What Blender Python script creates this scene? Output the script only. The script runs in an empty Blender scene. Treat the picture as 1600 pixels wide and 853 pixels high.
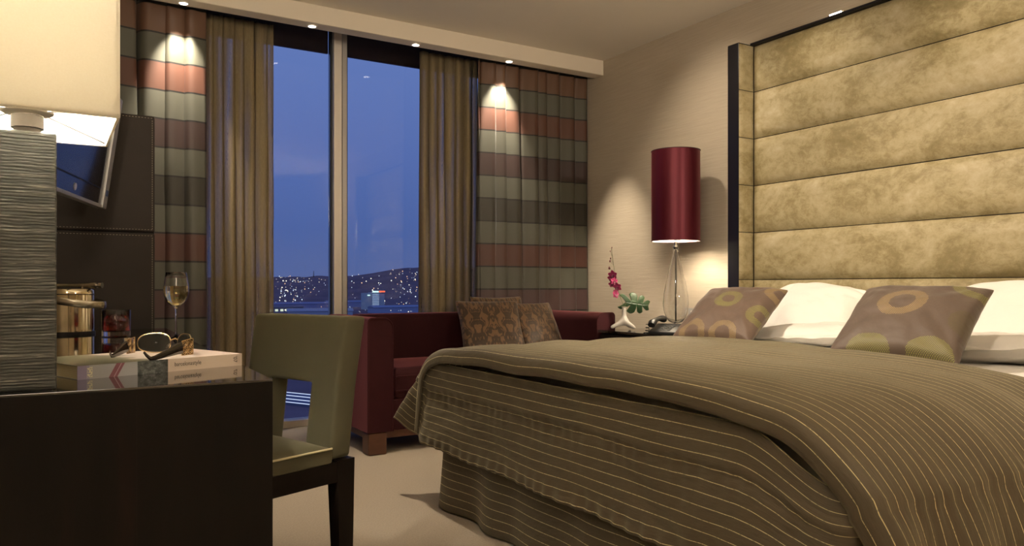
import bpy, bmesh, math, random
from math import sin, cos, pi, sqrt, radians, atan2
from mathutils import Vector, Matrix, noise
random.seed(7)
S = bpy.context.scene
COL = S.collection

# ------------------------------------------------------------------ camera
cam_d = bpy.data.cameras.new('camera')
cam = bpy.data.objects.new('camera', cam_d)
COL.objects.link(cam)
cam.location = (0, 0, .93)
cam.rotation_euler = (radians(90), 0, radians(-31.39))
cam_d.sensor_width = 36
cam_d.lens = 36 * 1190 / 1600
cam_d.shift_y = 20 / 1600
cam_d.clip_end = 9000
cam_d.clip_start = .02
S.camera = cam

# ------------------------------------------------------------------ world: dusk sky
W = bpy.data.worlds.new('dusk_sky')
S.world = W
W.use_nodes = True
wn, wl = W.node_tree.nodes, W.node_tree.links
wn.clear()
w_out = wn.new('ShaderNodeOutputWorld')
w_bg = wn.new('ShaderNodeBackground')
w_tc = wn.new('ShaderNodeTexCoord')
w_sep = wn.new('ShaderNodeSeparateXYZ')
w_ramp = wn.new('ShaderNodeValToRGB')
wl.new(w_tc.outputs['Generated'], w_sep.inputs[0])
wl.new(w_sep.outputs['Z'], w_ramp.inputs[0])
wl.new(w_ramp.outputs[0], w_bg.inputs[0])
wl.new(w_bg.outputs[0], w_out.inputs[0])
cr = w_ramp.color_ramp
cr.elements[0].position = 0.0
cr.elements[0].color = (.074, .106, .256, 1)
cr.elements[1].position = 1.0
cr.elements[1].color = (.050, .085, .30, 1)
for p, c in ((.07, (.058, .102, .29, 1)), (.17, (.076, .127, .345, 1)), (.34, (.108, .170, .41, 1))):
    e = cr.elements.new(p)
    e.color = c
w_bg.inputs[1].default_value = 1.0

# ------------------------------------------------------------------ lights
WARM = (1, .84, .64)
def spot(name, loc, target, watts, angle, blend=.5, radius=.04, color=WARM):
    d = bpy.data.lights.new(name, 'SPOT')
    d.energy = watts
    d.spot_size = radians(angle)
    d.spot_blend = blend
    d.shadow_soft_size = radius
    d.color = color
    o = bpy.data.objects.new(name, d)
    COL.objects.link(o)
    o.location = loc
    o.rotation_euler = (Vector(target) - Vector(loc)).to_track_quat('-Z', 'Y').to_euler()
    return o
def point(name, loc, watts, radius=.04, color=WARM):
    d = bpy.data.lights.new(name, 'POINT')
    d.energy = watts
    d.shadow_soft_size = radius
    d.color = color
    o = bpy.data.objects.new(name, d)
    COL.objects.link(o)
    o.location = loc
    return o
# spots above the frame: ceiling spots of the room, plus one added fill
spot('ceiling_spot', (1.25, 2.45, 2.60), (2.85, 2.10, .6), 210, 75, .8, .06)
spot('ceiling_spot', (.75, .95, 2.60), (2.9, 2.1, .9), 85, 80, .9, .10)  # added frontal fill for the bed and headboard wall
spot('ceiling_spot', (1.22, 3.42, 2.60), (1.28, 3.38, 0), 125, 50, .8, .05)
spot('ceiling_spot', (2.75, 2.55, 2.60), (3.55, 2.65, 1.75), 30, 75, 1, .06)
spot('ceiling_spot', (2.75, 1.70, 2.60), (3.55, 1.65, 1.75), 30, 75, 1, .06)
spot('ceiling_spot', (2.50, 3.30, 2.60), (3.60, 3.40, 1.75), 50, 68, 1, .06)
spot('ceiling_spot', (2.98, 4.20, 2.60), (3.60, 4.42, .62), 190, 38, .9, .03)
point('standing_lamp_light', (-.15, -1.1, 2.05), 26, .30)  # unseen general fill, added behind the camera
# two unseen upward spots, added to brighten the ceiling
spot('uplighter', (-.40, .80, 1.75), (.3, 1.6, 2.635), 125, 150, 1, .10)
spot('uplighter', (2.4, -1.4, 1.75), (2.4, -.6, 2.635), 280, 150, 1, .10)

# ------------------------------------------------------------------ exposure
S.view_settings.view_transform = 'Standard'
S.view_settings.look = 'None'
S.view_settings.gamma = 1
S.view_settings.use_curve_mapping = False
S.view_settings.exposure = 0.3

# ------------------------------------------------------------------ mesh helpers
class MB:
    """collects shapes in one bmesh; build() links them as one object"""
    def __init__(self):
        self.bm = bmesh.new()
        self.uv = None
        self.bev = False
    def _xf(self, vs, M):
        if M is not None:
            for v in vs:
                v.co = M @ v.co
    def box(self, x0, x1, y0, y1, z0, z1, r=0, seg=3, M=None):
        t = bmesh.new()
        bmesh.ops.create_cube(t, size=1)
        for v in t.verts:
            v.co = Vector(((x0 + x1) / 2 + v.co.x * (x1 - x0), (y0 + y1) / 2 + v.co.y * (y1 - y0), (z0 + z1) / 2 + v.co.z * (z1 - z0)))
        if r > 0:
            bmesh.ops.bevel(t, geom=t.edges[:], offset=r, segments=seg, profile=.5, affect='EDGES')
            self.bev = True
        self.merge(t, M)
        return self
    def merge(self, t, M=None):
        self._xf(t.verts, M)
        me = bpy.data.meshes.new('tmp')
        t.to_mesh(me)
        t.free()
        self.bm.from_mesh(me)
        bpy.data.meshes.remove(me)
    def grid(self, f, nu, nv, closed_u=False, uvf=None, flip=False):
        """f(i/nu, j/nv) -> xyz"""
        bm = self.bm
        if uvf and self.uv is None:
            self.uv = bm.loops.layers.uv.new('UVMap')
        cu = nu if closed_u else nu + 1
        V = [[bm.verts.new(f(i / nu, j / nv)) for j in range(nv + 1)] for i in range(cu)]
        for i in range(nu):
            for j in range(nv):
                q = ((i, j), (i + 1, j), (i + 1, j + 1), (i, j + 1))
                if flip:
                    q = q[::-1]
                try:
                    fc = bm.faces.new([V[a % cu][b] for a, b in q])
                except ValueError:
                    continue
                if uvf:
                    for lp, (a, b) in zip(fc.loops, q):
                        lp[self.uv].uv = uvf(a / nu, b / nv)
        return self
    def lathe(self, prof, seg=32, c=(0, 0, 0), M=None):
        """prof: list of (r, z)"""
        t = bmesh.new()
        rings = []
        for r, z in prof:
            if r < 1e-6:
                rings.append([t.verts.new((c[0], c[1], c[2] + z))])
            else:
                rings.append([t.verts.new((c[0] + r * cos(2 * pi * k / seg), c[1] + r * sin(2 * pi * k / seg), c[2] + z)) for k in range(seg)])
        for a, b in zip(rings, rings[1:]):
            for k in range(seg):
                k2 = (k + 1) % seg
                if len(a) == 1 and len(b) == 1:
                    continue
                if len(a) == 1:
                    t.faces.new((a[0], b[k2], b[k]))
                elif len(b) == 1:
                    t.faces.new((a[k], a[k2], b[0]))
                else:
                    t.faces.new((a[k], a[k2], b[k2], b[k]))
        self.merge(t, M)
        return self
    def tube(self, pts, r, seg=8, caps=True, M=None, flat=None, closed=False):
        """sweep a circle (or an ellipse: flat=(up vector, ratio)) along pts; r number or list"""
        t = bmesh.new()
        pts = [Vector(p) for p in pts]
        n = len(pts)
        rs = r if isinstance(r, (list, tuple)) else [r] * n
        rings = []
        nrm = None
        for i, p in enumerate(pts):
            a = pts[(i - 1) % n] if (i > 0 or closed) else p
            b = pts[(i + 1) % n] if (i < n - 1 or closed) else p
            d = (b - a).normalized()
            if nrm is None:
                nrm = d.orthogonal().normalized() if flat is None else (Vector(flat[0]) - d * d.dot(Vector(flat[0]))).normalized()
            else:
                nrm = (nrm - d * nrm.dot(d)).normalized() if flat is None else (Vector(flat[0]) - d * d.dot(Vector(flat[0]))).normalized()
            bn = d.cross(nrm)
            k2 = 1 if flat is None else flat[1]
            rings.append([t.verts.new(p + nrm * (rs[i] * cos(2 * pi * k / seg)) + bn * (rs[i] * k2 * sin(2 * pi * k / seg))) for k in range(seg)])
        m = n if closed else n - 1
        for i in range(m):
            a, b = rings[i], rings[(i + 1) % n]
            for k in range(seg):
                t.faces.new((a[k], a[(k + 1) % seg], b[(k + 1) % seg], b[k]))
        if caps and not closed:
            t.faces.new(rings[0][::-1])
            t.faces.new(rings[-1])
        self.merge(t, M)
        return self
    def prism(self, poly, h0, h1, M=None, r=0, seg=2):
        """polygon in xy extruded from z=h0 to z=h1"""
        t = bmesh.new()
        a = [t.verts.new((x, y, h0)) for x, y in poly]
        b = [t.verts.new((x, y, h1)) for x, y in poly]
        n = len(poly)
        t.faces.new(a[::-1])
        t.faces.new(b)
        for k in range(n):
            t.faces.new((a[k], a[(k + 1) % n], b[(k + 1) % n], b[k]))
        if r:
            bmesh.ops.bevel(t, geom=t.edges[:], offset=r, segments=seg, profile=.5, affect='EDGES')
        self.merge(t, M)
        return self
    def ball(self, c, r, sub=2, sc=(1, 1, 1), M=None):
        t = bmesh.new()
        bmesh.ops.create_icosphere(t, subdivisions=sub, radius=1)
        for v in t.verts:
            v.co = Vector((c[0] + v.co.x * r * sc[0], c[1] + v.co.y * r * sc[1], c[2] + v.co.z * r * sc[2]))
        self.merge(t, M)
        return self
    def build(self, name, mat, parent=None, smooth=True, angle=40, solid=0, sub=0, normals=True):
        if normals:
            bmesh.ops.recalc_face_normals(self.bm, faces=self.bm.faces[:])
        me = bpy.data.meshes.new(name)
        self.bm.to_mesh(me)
        self.bm.free()
        if smooth:
            for p in me.polygons:
                p.use_smooth = True
            try:
                me.set_sharp_from_angle(angle=radians(angle))
            except Exception:
                pass
        o = bpy.data.objects.new(name, me)
        COL.objects.link(o)
        if mat:
            me.materials.append(mat)
        if parent:
            o.parent = parent
        if self.bev and smooth:
            md = o.modifiers.new('face_weighted', 'WEIGHTED_NORMAL')
            md.weight = 100
            md.keep_sharp = True
        if solid:
            md = o.modifiers.new('thickness', 'SOLIDIFY')
            md.thickness = solid
            md.offset = -1
        if sub:
            md = o.modifiers.new('smooth', 'SUBSURF')
            md.levels = md.render_levels = sub
        return o

def tag(o, label=None, cat=None, group=None, kind=None):
    if label: o['label'] = label
    if cat: o['category'] = cat
    if group: o['group'] = group
    if kind: o['kind'] = kind
    return o
def empty(name, loc=(0, 0, 0), rz=0, **kw):
    o = bpy.data.objects.new(name, None)
    o.empty_display_size = .05
    COL.objects.link(o)
    o.location = loc
    o.rotation_euler = (0, 0, rz)
    return tag(o, **kw)
def copy_tree(o, parent=None):
    c = o.copy()
    COL.objects.link(c)
    c.parent = parent
    for ch in list(o.children):
        copy_tree(ch, c)
    return c
def catmull(pts, n):
    """n+1 points evenly spaced by arc length along a Catmull-Rom curve"""
    P = [Vector(p) for p in pts]
    P = [2 * P[0] - P[1]] + P + [2 * P[-1] - P[-2]]
    dense = []
    for i in range(1, len(P) - 2):
        p0, p1, p2, p3 = P[i - 1:i + 3]
        for k in range(24):
            t = k / 24
            dense.append(.5 * (2 * p1 + (p2 - p0) * t + (2 * p0 - 5 * p1 + 4 * p2 - p3) * t * t + (3 * p1 - p0 - 3 * p2 + p3) * t ** 3))
    dense.append(P[-2])
    L = [0]
    for a, b in zip(dense, dense[1:]):
        L.append(L[-1] + (b - a).length)
    out, j = [], 0
    for k in range(n + 1):
        s = L[-1] * k / n
        while j < len(L) - 2 and L[j + 1] < s:
            j += 1
        f = (s - L[j]) / max(1e-9, L[j + 1] - L[j])
        out.append(dense[j].lerp(dense[j + 1], min(1, f)))
    return out, L[-1]
def nz(x, y=0, z=0):
    return noise.noise(Vector((x, y, z)))
def smooth01(x):
    x = max(0, min(1, x))
    return x * x * (3 - 2 * x)
def text_mesh(body, size, extrude, name, mat, parent, M, shear=0):
    cu = bpy.data.curves.new(name, 'FONT')
    cu.body = body
    cu.size = size
    cu.extrude = extrude
    cu.align_x = 'LEFT'
    t = bpy.data.objects.new(name, cu)
    COL.objects.link(t)
    dg = bpy.context.evaluated_depsgraph_get()
    me = bpy.data.meshes.new_from_object(t.evaluated_get(dg))
    bpy.data.objects.remove(t)
    me.transform(M)
    me.materials.clear()
    me.materials.append(mat)
    o = bpy.data.objects.new(name, me)
    COL.objects.link(o)
    o.parent = parent
    return o

# ------------------------------------------------------------------ material helpers
class NT:
    def __init__(self, name):
        self.m = bpy.data.materials.new(name)
        self.m.use_nodes = True
        self.n, self.l = self.m.node_tree.nodes, self.m.node_tree.links
        self.b = self.n['Principled BSDF']
        self.out = self.n['Material Output']
        self._tc = None
    def tc(self, which='Object'):
        if self._tc is None:
            self._tc = self.n.new('ShaderNodeTexCoord')
        return self._tc.outputs[which]
    def lk(self, a, b):
        self.l.new(a, b)
    def put(self, sock, v):
        if hasattr(v, 'links'):
            self.l.new(v, sock)
        elif isinstance(v, (tuple, list)) and len(v) == 3 and sock.type == 'RGBA':
            sock.default_value = (*v, 1)
        else:
            sock.default_value = v
    def mapping(self, vec, scale=(1, 1, 1), rot=(0, 0, 0), loc=(0, 0, 0)):
        m = self.n.new('ShaderNodeMapping')
        self.lk(vec, m.inputs[0])
        m.inputs['Scale'].default_value = scale
        m.inputs['Rotation'].default_value = rot
        m.inputs['Location'].default_value = loc
        return m.outputs[0]
    def noise(self, vec, scale=5, detail=3, rough=.5, dist=0):
        m = self.n.new('ShaderNodeTexNoise')
        self.lk(vec, m.inputs['Vector'])
        m.inputs['Scale'].default_value = scale
        m.inputs['Detail'].default_value = detail
        m.inputs['Roughness'].default_value = rough
        m.inputs['Distortion'].default_value = dist
        return m.outputs['Fac']
    def math(self, op, a, b=0, c=0):
        m = self.n.new('ShaderNodeMath')
        m.operation = op
        for i, v in enumerate((a, b, c)):
            self.put(m.inputs[i], v)
        return m.outputs[0]
    def mix(self, fac, a, b, blend='MIX'):
        m = self.n.new('ShaderNodeMix')
        m.data_type = 'RGBA'
        m.blend_type = blend
        self.put(m.inputs[0], fac)
        self.put(m.inputs[6], a)
        self.put(m.inputs[7], b)
        return m.outputs[2]
    def ramp(self, fac, stops, interp='LINEAR'):
        m = self.n.new('ShaderNodeValToRGB')
        c = m.color_ramp
        c.interpolation = interp
        c.elements[0].position, c.elements[1].position = stops[0][0], stops[-1][0]
        c.elements[0].color, c.elements[1].color = (*stops[0][1], 1), (*stops[-1][1], 1)
        for p, col in stops[1:-1]:
            c.elements.new(p).color = (*col, 1)
        self.lk(fac, m.inputs[0])
        return m.outputs[0]
    def sep(self, vec):
        m = self.n.new('ShaderNodeSeparateXYZ')
        self.lk(vec, m.inputs[0])
        return m.outputs
    def bump(self, h, strength=.3, dist=.002):
        m = self.n.new('ShaderNodeBump')
        m.inputs['Strength'].default_value = strength
        m.inputs['Distance'].default_value = dist
        self.lk(h, m.inputs['Height'])
        self.lk(m.outputs[0], self.b.inputs['Normal'])
        return m
    def set(self, **kw):
        names = dict(color='Base Color', rough='Roughness', metal='Metallic', spec='Specular IOR Level', trans='Transmission Weight',
                     ior='IOR', coat='Coat Weight', coat_rough='Coat Roughness', sheen='Sheen Weight', sheen_rough='Sheen Roughness',
                     sheen_tint='Sheen Tint', emis='Emission Color', emis_s='Emission Strength', aniso='Anisotropic', sss='Subsurface Weight', alpha='Alpha')
        for k, v in kw.items():
            self.put(self.b.inputs[names[k]], v)
        return self
def simple(name, color, rough=.5, **kw):
    return NT(name).set(color=color, rough=rough, **kw).m
MAT = {}
def build_materials():
    # wallpaper: woven with fine horizontal slubs
    t = NT('wallpaper'); v = t.tc()
    a = t.noise(t.mapping(v, (3, 5, 170)), 1, 3, .6)
    b = t.noise(t.mapping(v, (30, 30, 420)), 1, 2)
    h = t.math('ADD', a, t.math('MULTIPLY', b, .5))
    t.set(color=t.mix(a, (.36, .30, .225), (.50, .43, .33)), rough=.75)
    t.bump(h, .35, .003); MAT['wallpaper'] = t.m
    t = NT('ceiling_paint'); t.set(color=(.72, .66, .57), rough=.9); t.bump(t.noise(t.tc(), 220, 2), .05, .001); MAT['ceiling'] = t.m
    t = NT('bulkhead_paint'); t.set(color=(.66, .59, .49), rough=.85); t.bump(t.noise(t.tc(), 220, 2), .05, .001); MAT['bulkhead'] = t.m
    # carpet
    t = NT('carpet'); v = t.tc()
    a = t.noise(v, 130, 4, .75); b = t.noise(v, 14, 3)
    t.set(color=t.mix(a, (.28, .23, .165), (.62, .52, .39)), rough=.95, sheen=.25)
    t.bump(t.math('ADD', a, t.math('MULTIPLY', b, .4)), .8, .006); MAT['carpet'] = t.m
    # banded drape
    t = NT('banded_drape'); v = t.tc(); z = t.sep(v)[2]
    k = t.math('DIVIDE', t.math('SUBTRACT', z, 1.065), .1635)
    kk = t.math('ADD', k, 8); fl = t.math('FLOOR', kk); fr = t.math('FRACT', kk)
    G = (.078, .078, .058); R = (.078, .028, .020); BR = (.027, .023, .016); MV = (.066, .033, .033); DR = (.034, .015, .013)
    seq = [G, MV, G, R, G, BR, G, MV, R, G, BR, G, DR, G, R, G, (.33, .14, .085), G]
    seq = {-8: G, -7: BR, -6: G, -5: R, -4: MV, -3: G, -2: MV, -1: G, 0: R, 1: G, 2: BR, 3: G, 4: DR, 5: G, 6: (.092, .034, .020), 7: G, 8: (.115, .056, .030), 9: G}
    seq[-4] = BR; seq[-5] = G; seq[-6] = R; seq[-7] = G; seq[-8] = MV
    stops = [((i + .0) / 20, seq[i - 8]) for i in range(18)]
    col = t.ramp(t.math('DIVIDE', t.math('ADD', fl, .5), 20), stops, 'CONSTANT')
    weave = t.noise(t.mapping(v, (900, 900, 220)), 1, 2)
    col = t.mix(t.math('MULTIPLY', weave, .3), col, t.mix(.2, col, (.12, .11, .085)))
    line = t.math('LESS_THAN', fr, .060)
    col = t.mix(line, col, (.006, .005, .004))
    t.set(color=col, rough=.5, sheen=.15, sheen_rough=.4)
    t.bump(weave, .1, .001); MAT['drape'] = t.m
    # sheer: part see-through olive voile
    t = NT('sheer_voile'); v = t.tc()
    w = t.noise(t.mapping(v, (500, 500, 40)), 1, 3)
    w2 = t.noise(t.mapping(v, (17, 6, .7)), 1, 3)
    col = t.mix(w, (.23, .175, .092), (.43, .345, .205))
    n = t.n
    df = n.new('ShaderNodeBsdfDiffuse'); tr = n.new('ShaderNodeBsdfTranslucent'); tp = n.new('ShaderNodeBsdfTransparent'); gl = n.new('ShaderNodeBsdfGlossy')
    gl.inputs['Roughness'].default_value = .45
    m1 = n.new('ShaderNodeMixShader'); m2 = n.new('ShaderNodeMixShader'); m3 = n.new('ShaderNodeMixShader')
    t.lk(col, df.inputs[0]); t.lk(col, tr.inputs[0]); t.lk(col, gl.inputs[0])
    m1.inputs[0].default_value = .45
    t.lk(df.outputs[0], m1.inputs[1]); t.lk(tr.outputs[0], m1.inputs[2])
    m3.inputs[0].default_value = .15
    t.lk(m1.outputs[0], m3.inputs[1]); t.lk(gl.outputs[0], m3.inputs[2])
    t.put(m2.inputs[0], t.math('MAXIMUM', t.math('MULTIPLY_ADD', w2, 1.5, -.52), .03))
    t.lk(m3.outputs[0], m2.inputs[1]); t.lk(tp.outputs[0], m2.inputs[2])
    t.lk(m2.outputs[0], t.out.inputs[0]); MAT['sheer'] = t.m
    MAT['alu'] = simple('window_alu', (.66, .60, .52), .45, metal=.25)
    MAT['alu2'] = simple('window_alu_grey', (.40, .38, .35), .4, metal=.3)
    MAT['gasket'] = simple('black_gasket', (.01, .01, .012), .5)
    MAT['spandrel'] = simple('dark_spandrel', (.030, .020, .022), .15)
    MAT['pane'] = simple('window_glass', (1, 1, 1), 0, trans=1, ior=1.3)
    MAT['glass'] = simple('clear_glass', (1, 1, 1), 0, trans=1, ior=1.45)
    # velvet burgundy
    t = NT('burgundy_velvet'); v = t.tc()
    a = t.noise(t.mapping(v, (9, 9, 5)), 1, 4, .6)
    t.set(color=t.mix(a, (.022, .0045, .006), (.045, .008, .011)), rough=.75, sheen=.45, sheen_rough=.38, sheen_tint=(.85, .28, .30), spec=.15)
    t.bump(t.noise(v, 300, 2), .15, .001); MAT['velvet'] = t.m
    # crushed olive-gold velvet of the headboard
    t = NT('crushed_gold_velvet'); v = t.tc()
    a = t.noise(t.mapping(v, (3, 3.2, 4.6), loc=(3, 1, 0)), 1, 6, .66, .6)
    b = t.noise(t.mapping(v, (22, 22, 30)), 1, 5, .75, .4)
    f = t.math('MULTIPLY_ADD', b, .45, t.math('MULTIPLY', a, .75))
    col = t.ramp(f, [(.38, (.165, .128, .054)), (.52, (.225, .180, .088)), (.64, (.33, .275, .155)), (.80, (.42, .36, .24))])
    t.set(color=col, rough=t.math('MULTIPLY_ADD', b, -.35, .68), sheen=.3, sheen_rough=.3, sheen_tint=(.9, .8, .5), spec=.4)
    t.bump(b, .3, .004); MAT['gold_velvet'] = t.m
    MAT['black_lacquer'] = simple('black_lacquer', (.008, .007, .009), .28, spec=.3)
    # dark veneered desk
    t = NT('dark_macassar'); v = t.tc()
    a = t.noise(t.mapping(v, (11, 11, .9)), 1, 5, .6, .5); b = t.noise(t.mapping(v, (2.2, 2.2, .35)), 1, 2); g = t.noise(t.mapping(v, (160, 160, 5)), 1, 2)
    f = t.math('MULTIPLY_ADD', a, .7, t.math('MULTIPLY', b, .45))
    col = t.ramp(f, [(.42, (.004, .0035, .003)), (.60, (.008, .006, .005)), (.74, (.022, .010, .008)), (.88, (.040, .016, .012))])
    col = t.mix(t.math('MULTIPLY', g, .5), col, (.006, .004, .003))
    t.set(color=col, rough=.5, spec=.2); MAT['desk'] = t.m
    t = NT('gloss_desk_top'); t.set(color=(.006, .005, .005), rough=.05, coat=.3, spec=.9, ior=1.9); MAT['desk_top'] = t.m
    t = NT('dark_stained_wood'); v = t.tc(); a = t.noise(t.mapping(v, (40, 40, 3)), 1, 4)
    t.set(color=t.mix(a, (.006, .004, .003), (.012, .008, .006)), rough=.5, spec=.2); MAT['dark_wood'] = t.m
    t = NT('brown_wood'); v = t.tc(); a = t.noise(t.mapping(v, (14, 14, 40)), 1, 4, .6)
    t.set(color=t.mix(a, (.06, .022, .012), (.14, .06, .032)), rough=.45); t.bump(a, .3, .004); MAT['brown_wood'] = t.m
    # leather
    t = NT('brown_leather'); v = t.tc(); a = t.noise(v, 240, 3, .6); b = t.noise(v, 3, 4, .6)
    t.set(color=t.mix(b, (.020, .016, .0135), (.040, .031, .026)), rough=.6, spec=.2); t.bump(a, .25, .002); MAT['leather'] = t.m
    MAT['thread'] = simple('pale_thread', (.30, .26, .20), .8)
    # ribbed silver of the desk lamp
    t = NT('brushed_silver_leaf'); v = t.tc(); a = t.noise(t.mapping(v, (12, 12, 260)), 1, 4, .65)
    t.set(color=t.ramp(a, [(.42, (.055, .060, .057)), (.60, (.12, .125, .12)), (.72, (.50, .50, .47))]), rough=.45, metal=.5); t.bump(a, .55, .004); MAT['silver'] = t.m
    MAT['chrome'] = simple('polished_steel', (.72, .70, .66), .08, metal=1)
    MAT['warm_chrome'] = simple('warm_polished_steel', (.66, .58, .42), .10, metal=1)
    MAT['steel_satin'] = simple('satin_steel', (.42, .38, .30), .25, metal=1)
    MAT['nickel'] = simple('brown_nickel', (.10, .085, .072), .45, metal=.4)
    MAT['black_plastic'] = simple('black_plastic', (.008, .008, .009), .42, spec=.35)
    MAT['grey_plastic'] = simple('grey_key_plastic', (.05, .05, .05), .4)
    MAT['silver_plastic'] = simple('silver_plastic', (.36, .35, .34), .35, metal=.3)
    MAT['screen'] = simple('dark_screen', (.006, .007, .014), .12, spec=.5, coat=.15)  # blue tint in the base colour stands for reflected dusk sky
    MAT['logo'] = simple('logo_silver', (.5, .5, .52), .3, metal=.6)
    MAT['badge'] = simple('blue_badge', (.03, .06, .16), .35)
    # lamp shade: lit through
    t = NT('cream_shade'); n = t.n
    w = t.noise(t.mapping(t.tc(), (420, 420, 420)), 1, 2)
    col = t.mix(w, (.84, .80, .70), (.90, .87, .78))
    df = n.new('ShaderNodeBsdfDiffuse'); tr = n.new('ShaderNodeBsdfTranslucent'); m1 = n.new('ShaderNodeMixShader')
    t.lk(col, df.inputs[0]); t.lk(col, tr.inputs[0]); m1.inputs[0].default_value = .5
    t.lk(df.outputs[0], m1.inputs[1]); t.lk(tr.outputs[0], m1.inputs[2]); t.lk(m1.outputs[0], t.out.inputs[0]); MAT['shade'] = t.m
    MAT['shade_lining'] = simple('shade_lining', (.85, .78, .66), .8)
    t = NT('burgundy_satin'); v = t.tc(); a = t.noise(t.mapping(v, (160, 160, .8)), 1, 3)
    t.set(color=t.mix(a, (.060, .004, .010), (.105, .008, .018)), rough=.40, metal=.6, sheen=.2, sheen_tint=(.7, .1, .15)); MAT['satin'] = t.m
    MAT['shade_trim'] = simple('dark_shade_trim', (.03, .004, .008), .6)
    MAT['bulb'] = simple('lit_bulb', (1, .9, .7), .4, emis=(1, .88, .70), emis_s=850)
    MAT['bulb2'] = simple('lit_bulb_bright', (1, .9, .7), .4, emis=(1, .86, .66), emis_s=520)
    # green chair cloth
    t = NT('olive_cloth'); v = t.tc(); a = t.noise(t.mapping(v, (500, 500, 500)), 1, 2); b = t.noise(v, 5, 3)
    t.set(color=t.mix(b, (.072, .066, .037), (.094, .086, .051)), rough=.75, sheen=.35, sheen_rough=.4, sheen_tint=(.8, .8, .6), spec=.25); t.bump(a, .12, .001); MAT['olive'] = t.m
    MAT['piping'] = simple('pale_piping', (.55, .50, .32), .7)
    # striped bedspread
    def striped(name, seed, axis):
        t = NT(name); uv = t.tc('UV'); s = t.sep(uv)
        wob = t.math('MULTIPLY', t.math('SUBTRACT', t.noise(t.mapping(uv, (4, 4, 1), loc=(seed, 0, 0)), 1, 2), .5), .05)
        ph = t.math('FRACT', t.math('ADD', t.math('DIVIDE', s[axis], .033), wob))
        dash = t.noise(t.mapping(uv, (160, 160, 1)), 1, 1)
        line = t.math('MULTIPLY', t.math('LESS_THAN', ph, .060), t.math('MULTIPLY_ADD', t.math('GREATER_THAN', dash, .42), .5, .5))
        weave = t.noise(t.mapping(uv, (30, 520, 1) if axis == 1 else (520, 30, 1)), 1, 3)
        cloud = t.noise(t.mapping(uv, (2.5, 2.5, 1)), 1, 3)
        col = t.mix(weave, (.078, .064, .042), (.138, .115, .078))
        col = t.mix(t.math('MULTIPLY', cloud, .5), col, (.104, .082, .051))
        col = t.mix(line, col, (.74, .65, .38))
        t.set(color=col, rough=.55, sheen=.25, sheen_rough=.4, sheen_tint=(.9, .85, .6), spec=.35)
        crease = t.noise(t.mapping(uv, (9, 30, 1) if axis == 1 else (30, 9, 1)), 1, 3)
        t.bump(t.math('ADD', t.math('MULTIPLY', weave, .12), t.math('ADD', crease, t.math('MULTIPLY', line, .15))), .6, .010)
        return t.m
    MAT['spread'] = striped('gold_striped_spread', 0, 1)
    t = NT('white_cotton'); v = t.tc(); a = t.noise(v, 7, 4, .6); b = t.noise(v, 700, 2)
    t.set(color=(.80, .775, .73), rough=.75, sheen=.1); t.bump(t.math('ADD', a, t.math('MULTIPLY', b, .05)), .5, .02); MAT['cotton'] = t.m
    # ring cushions
    def ringed(name, rings, base1, base2):
        t = NT(name); uv = t.tc('UV'); s = t.sep(uv)
        col = t.mix(t.noise(t.mapping(uv, (300, 40, 1)), 1, 2), base1, base2)
        dots = t.math('MULTIPLY', t.math('GREATER_THAN', t.math('SINE', t.math('MULTIPLY', t.math('ADD', s[0], s[1]), 380)), -.3),
                      t.math('GREATER_THAN', t.math('SINE', t.math('MULTIPLY', t.math('SUBTRACT', s[0], s[1]), 380)), -.3))
        for (cx, cy, r0, r1, c) in rings:
            dx = t.math('SUBTRACT', s[0], cx); dy = t.math('SUBTRACT', s[1], cy)
            d = t.math('SQRT', t.math('ADD', t.math('MULTIPLY', dx, dx), t.math('MULTIPLY', dy, dy)))
            d = t.math('ADD', d, t.math('MULTIPLY', t.math('SUBTRACT', t.noise(t.mapping(uv, (30, 30, 1)), 1, 1), .5), .02))
            f = t.math('MULTIPLY', t.math('GREATER_THAN', d, r0), t.math('LESS_THAN', d, r1))
            col = t.mix(t.math('MULTIPLY', f, t.math('MULTIPLY', dots, .85)), col, c)
        t.set(color=col, rough=.58, sheen=.3, sheen_rough=.4, spec=.35)
        t.bump(t.noise(t.mapping(uv, (9, 9, 1)), 1, 3), .3, .012)
        return t.m
    gr, go = (.27, .28, .06), (.38, .27, .11)
    MAT['ring_a'] = ringed('brown_ring_silk', [(.50, .60, .07, .16, gr), (.27, .04, .09, .17, go), (.66, .04, .09, .17, go), (.97, .40, .06, .15, gr), (.98, .86, .06, .15, go)], (.100, .066, .048), (.128, .086, .064))
    MAT['ring_b'] = ringed('brown_disc_silk', [(.46, .60, .10, .19, go), (.34, .02, 0, .17, gr), (.80, .02, 0, .17, gr), (.93, .95, .10, .19, gr), (1.0, .42, 0, .15, (.09, .075, .02))], (.085, .060, .046), (.110, .078, .060))
    # damask
    t = NT('brown_damask'); uv = t.tc('UV'); s = t.sep(uv)
    mx = t.math('ABSOLUTE', t.math('SUBTRACT', t.math('FRACT', t.math('MULTIPLY', s[0], 2.0)), .5))
    cmb = t.n.new('ShaderNodeCombineXYZ'); t.lk(mx, cmb.inputs[0]); t.lk(s[1], cmb.inputs[1])
    d = t.noise(t.mapping(cmb.outputs[0], (6.5, 5, 1)), 1, 2, .5, 1.8)
    f = t.ramp(d, [(.47, (0, 0, 0)), (.52, (1, 1, 1))])
    t.set(color=t.mix(f, (.050, .028, .014), (.165, .092, .042)), rough=t.math('MULTIPLY_ADD', d, -.2, .6), sheen=.3, spec=.4); MAT['damask'] = t.m
    MAT['porcelain'] = simple('white_porcelain', (.44, .41, .37), .35)
    t = NT('monstera_green'); a = t.noise(t.tc(), 30, 3)
    t.set(color=t.mix(a, (.014, .036, .014), (.030, .068, .026)), rough=.35); MAT['leaf'] = t.m
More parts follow.
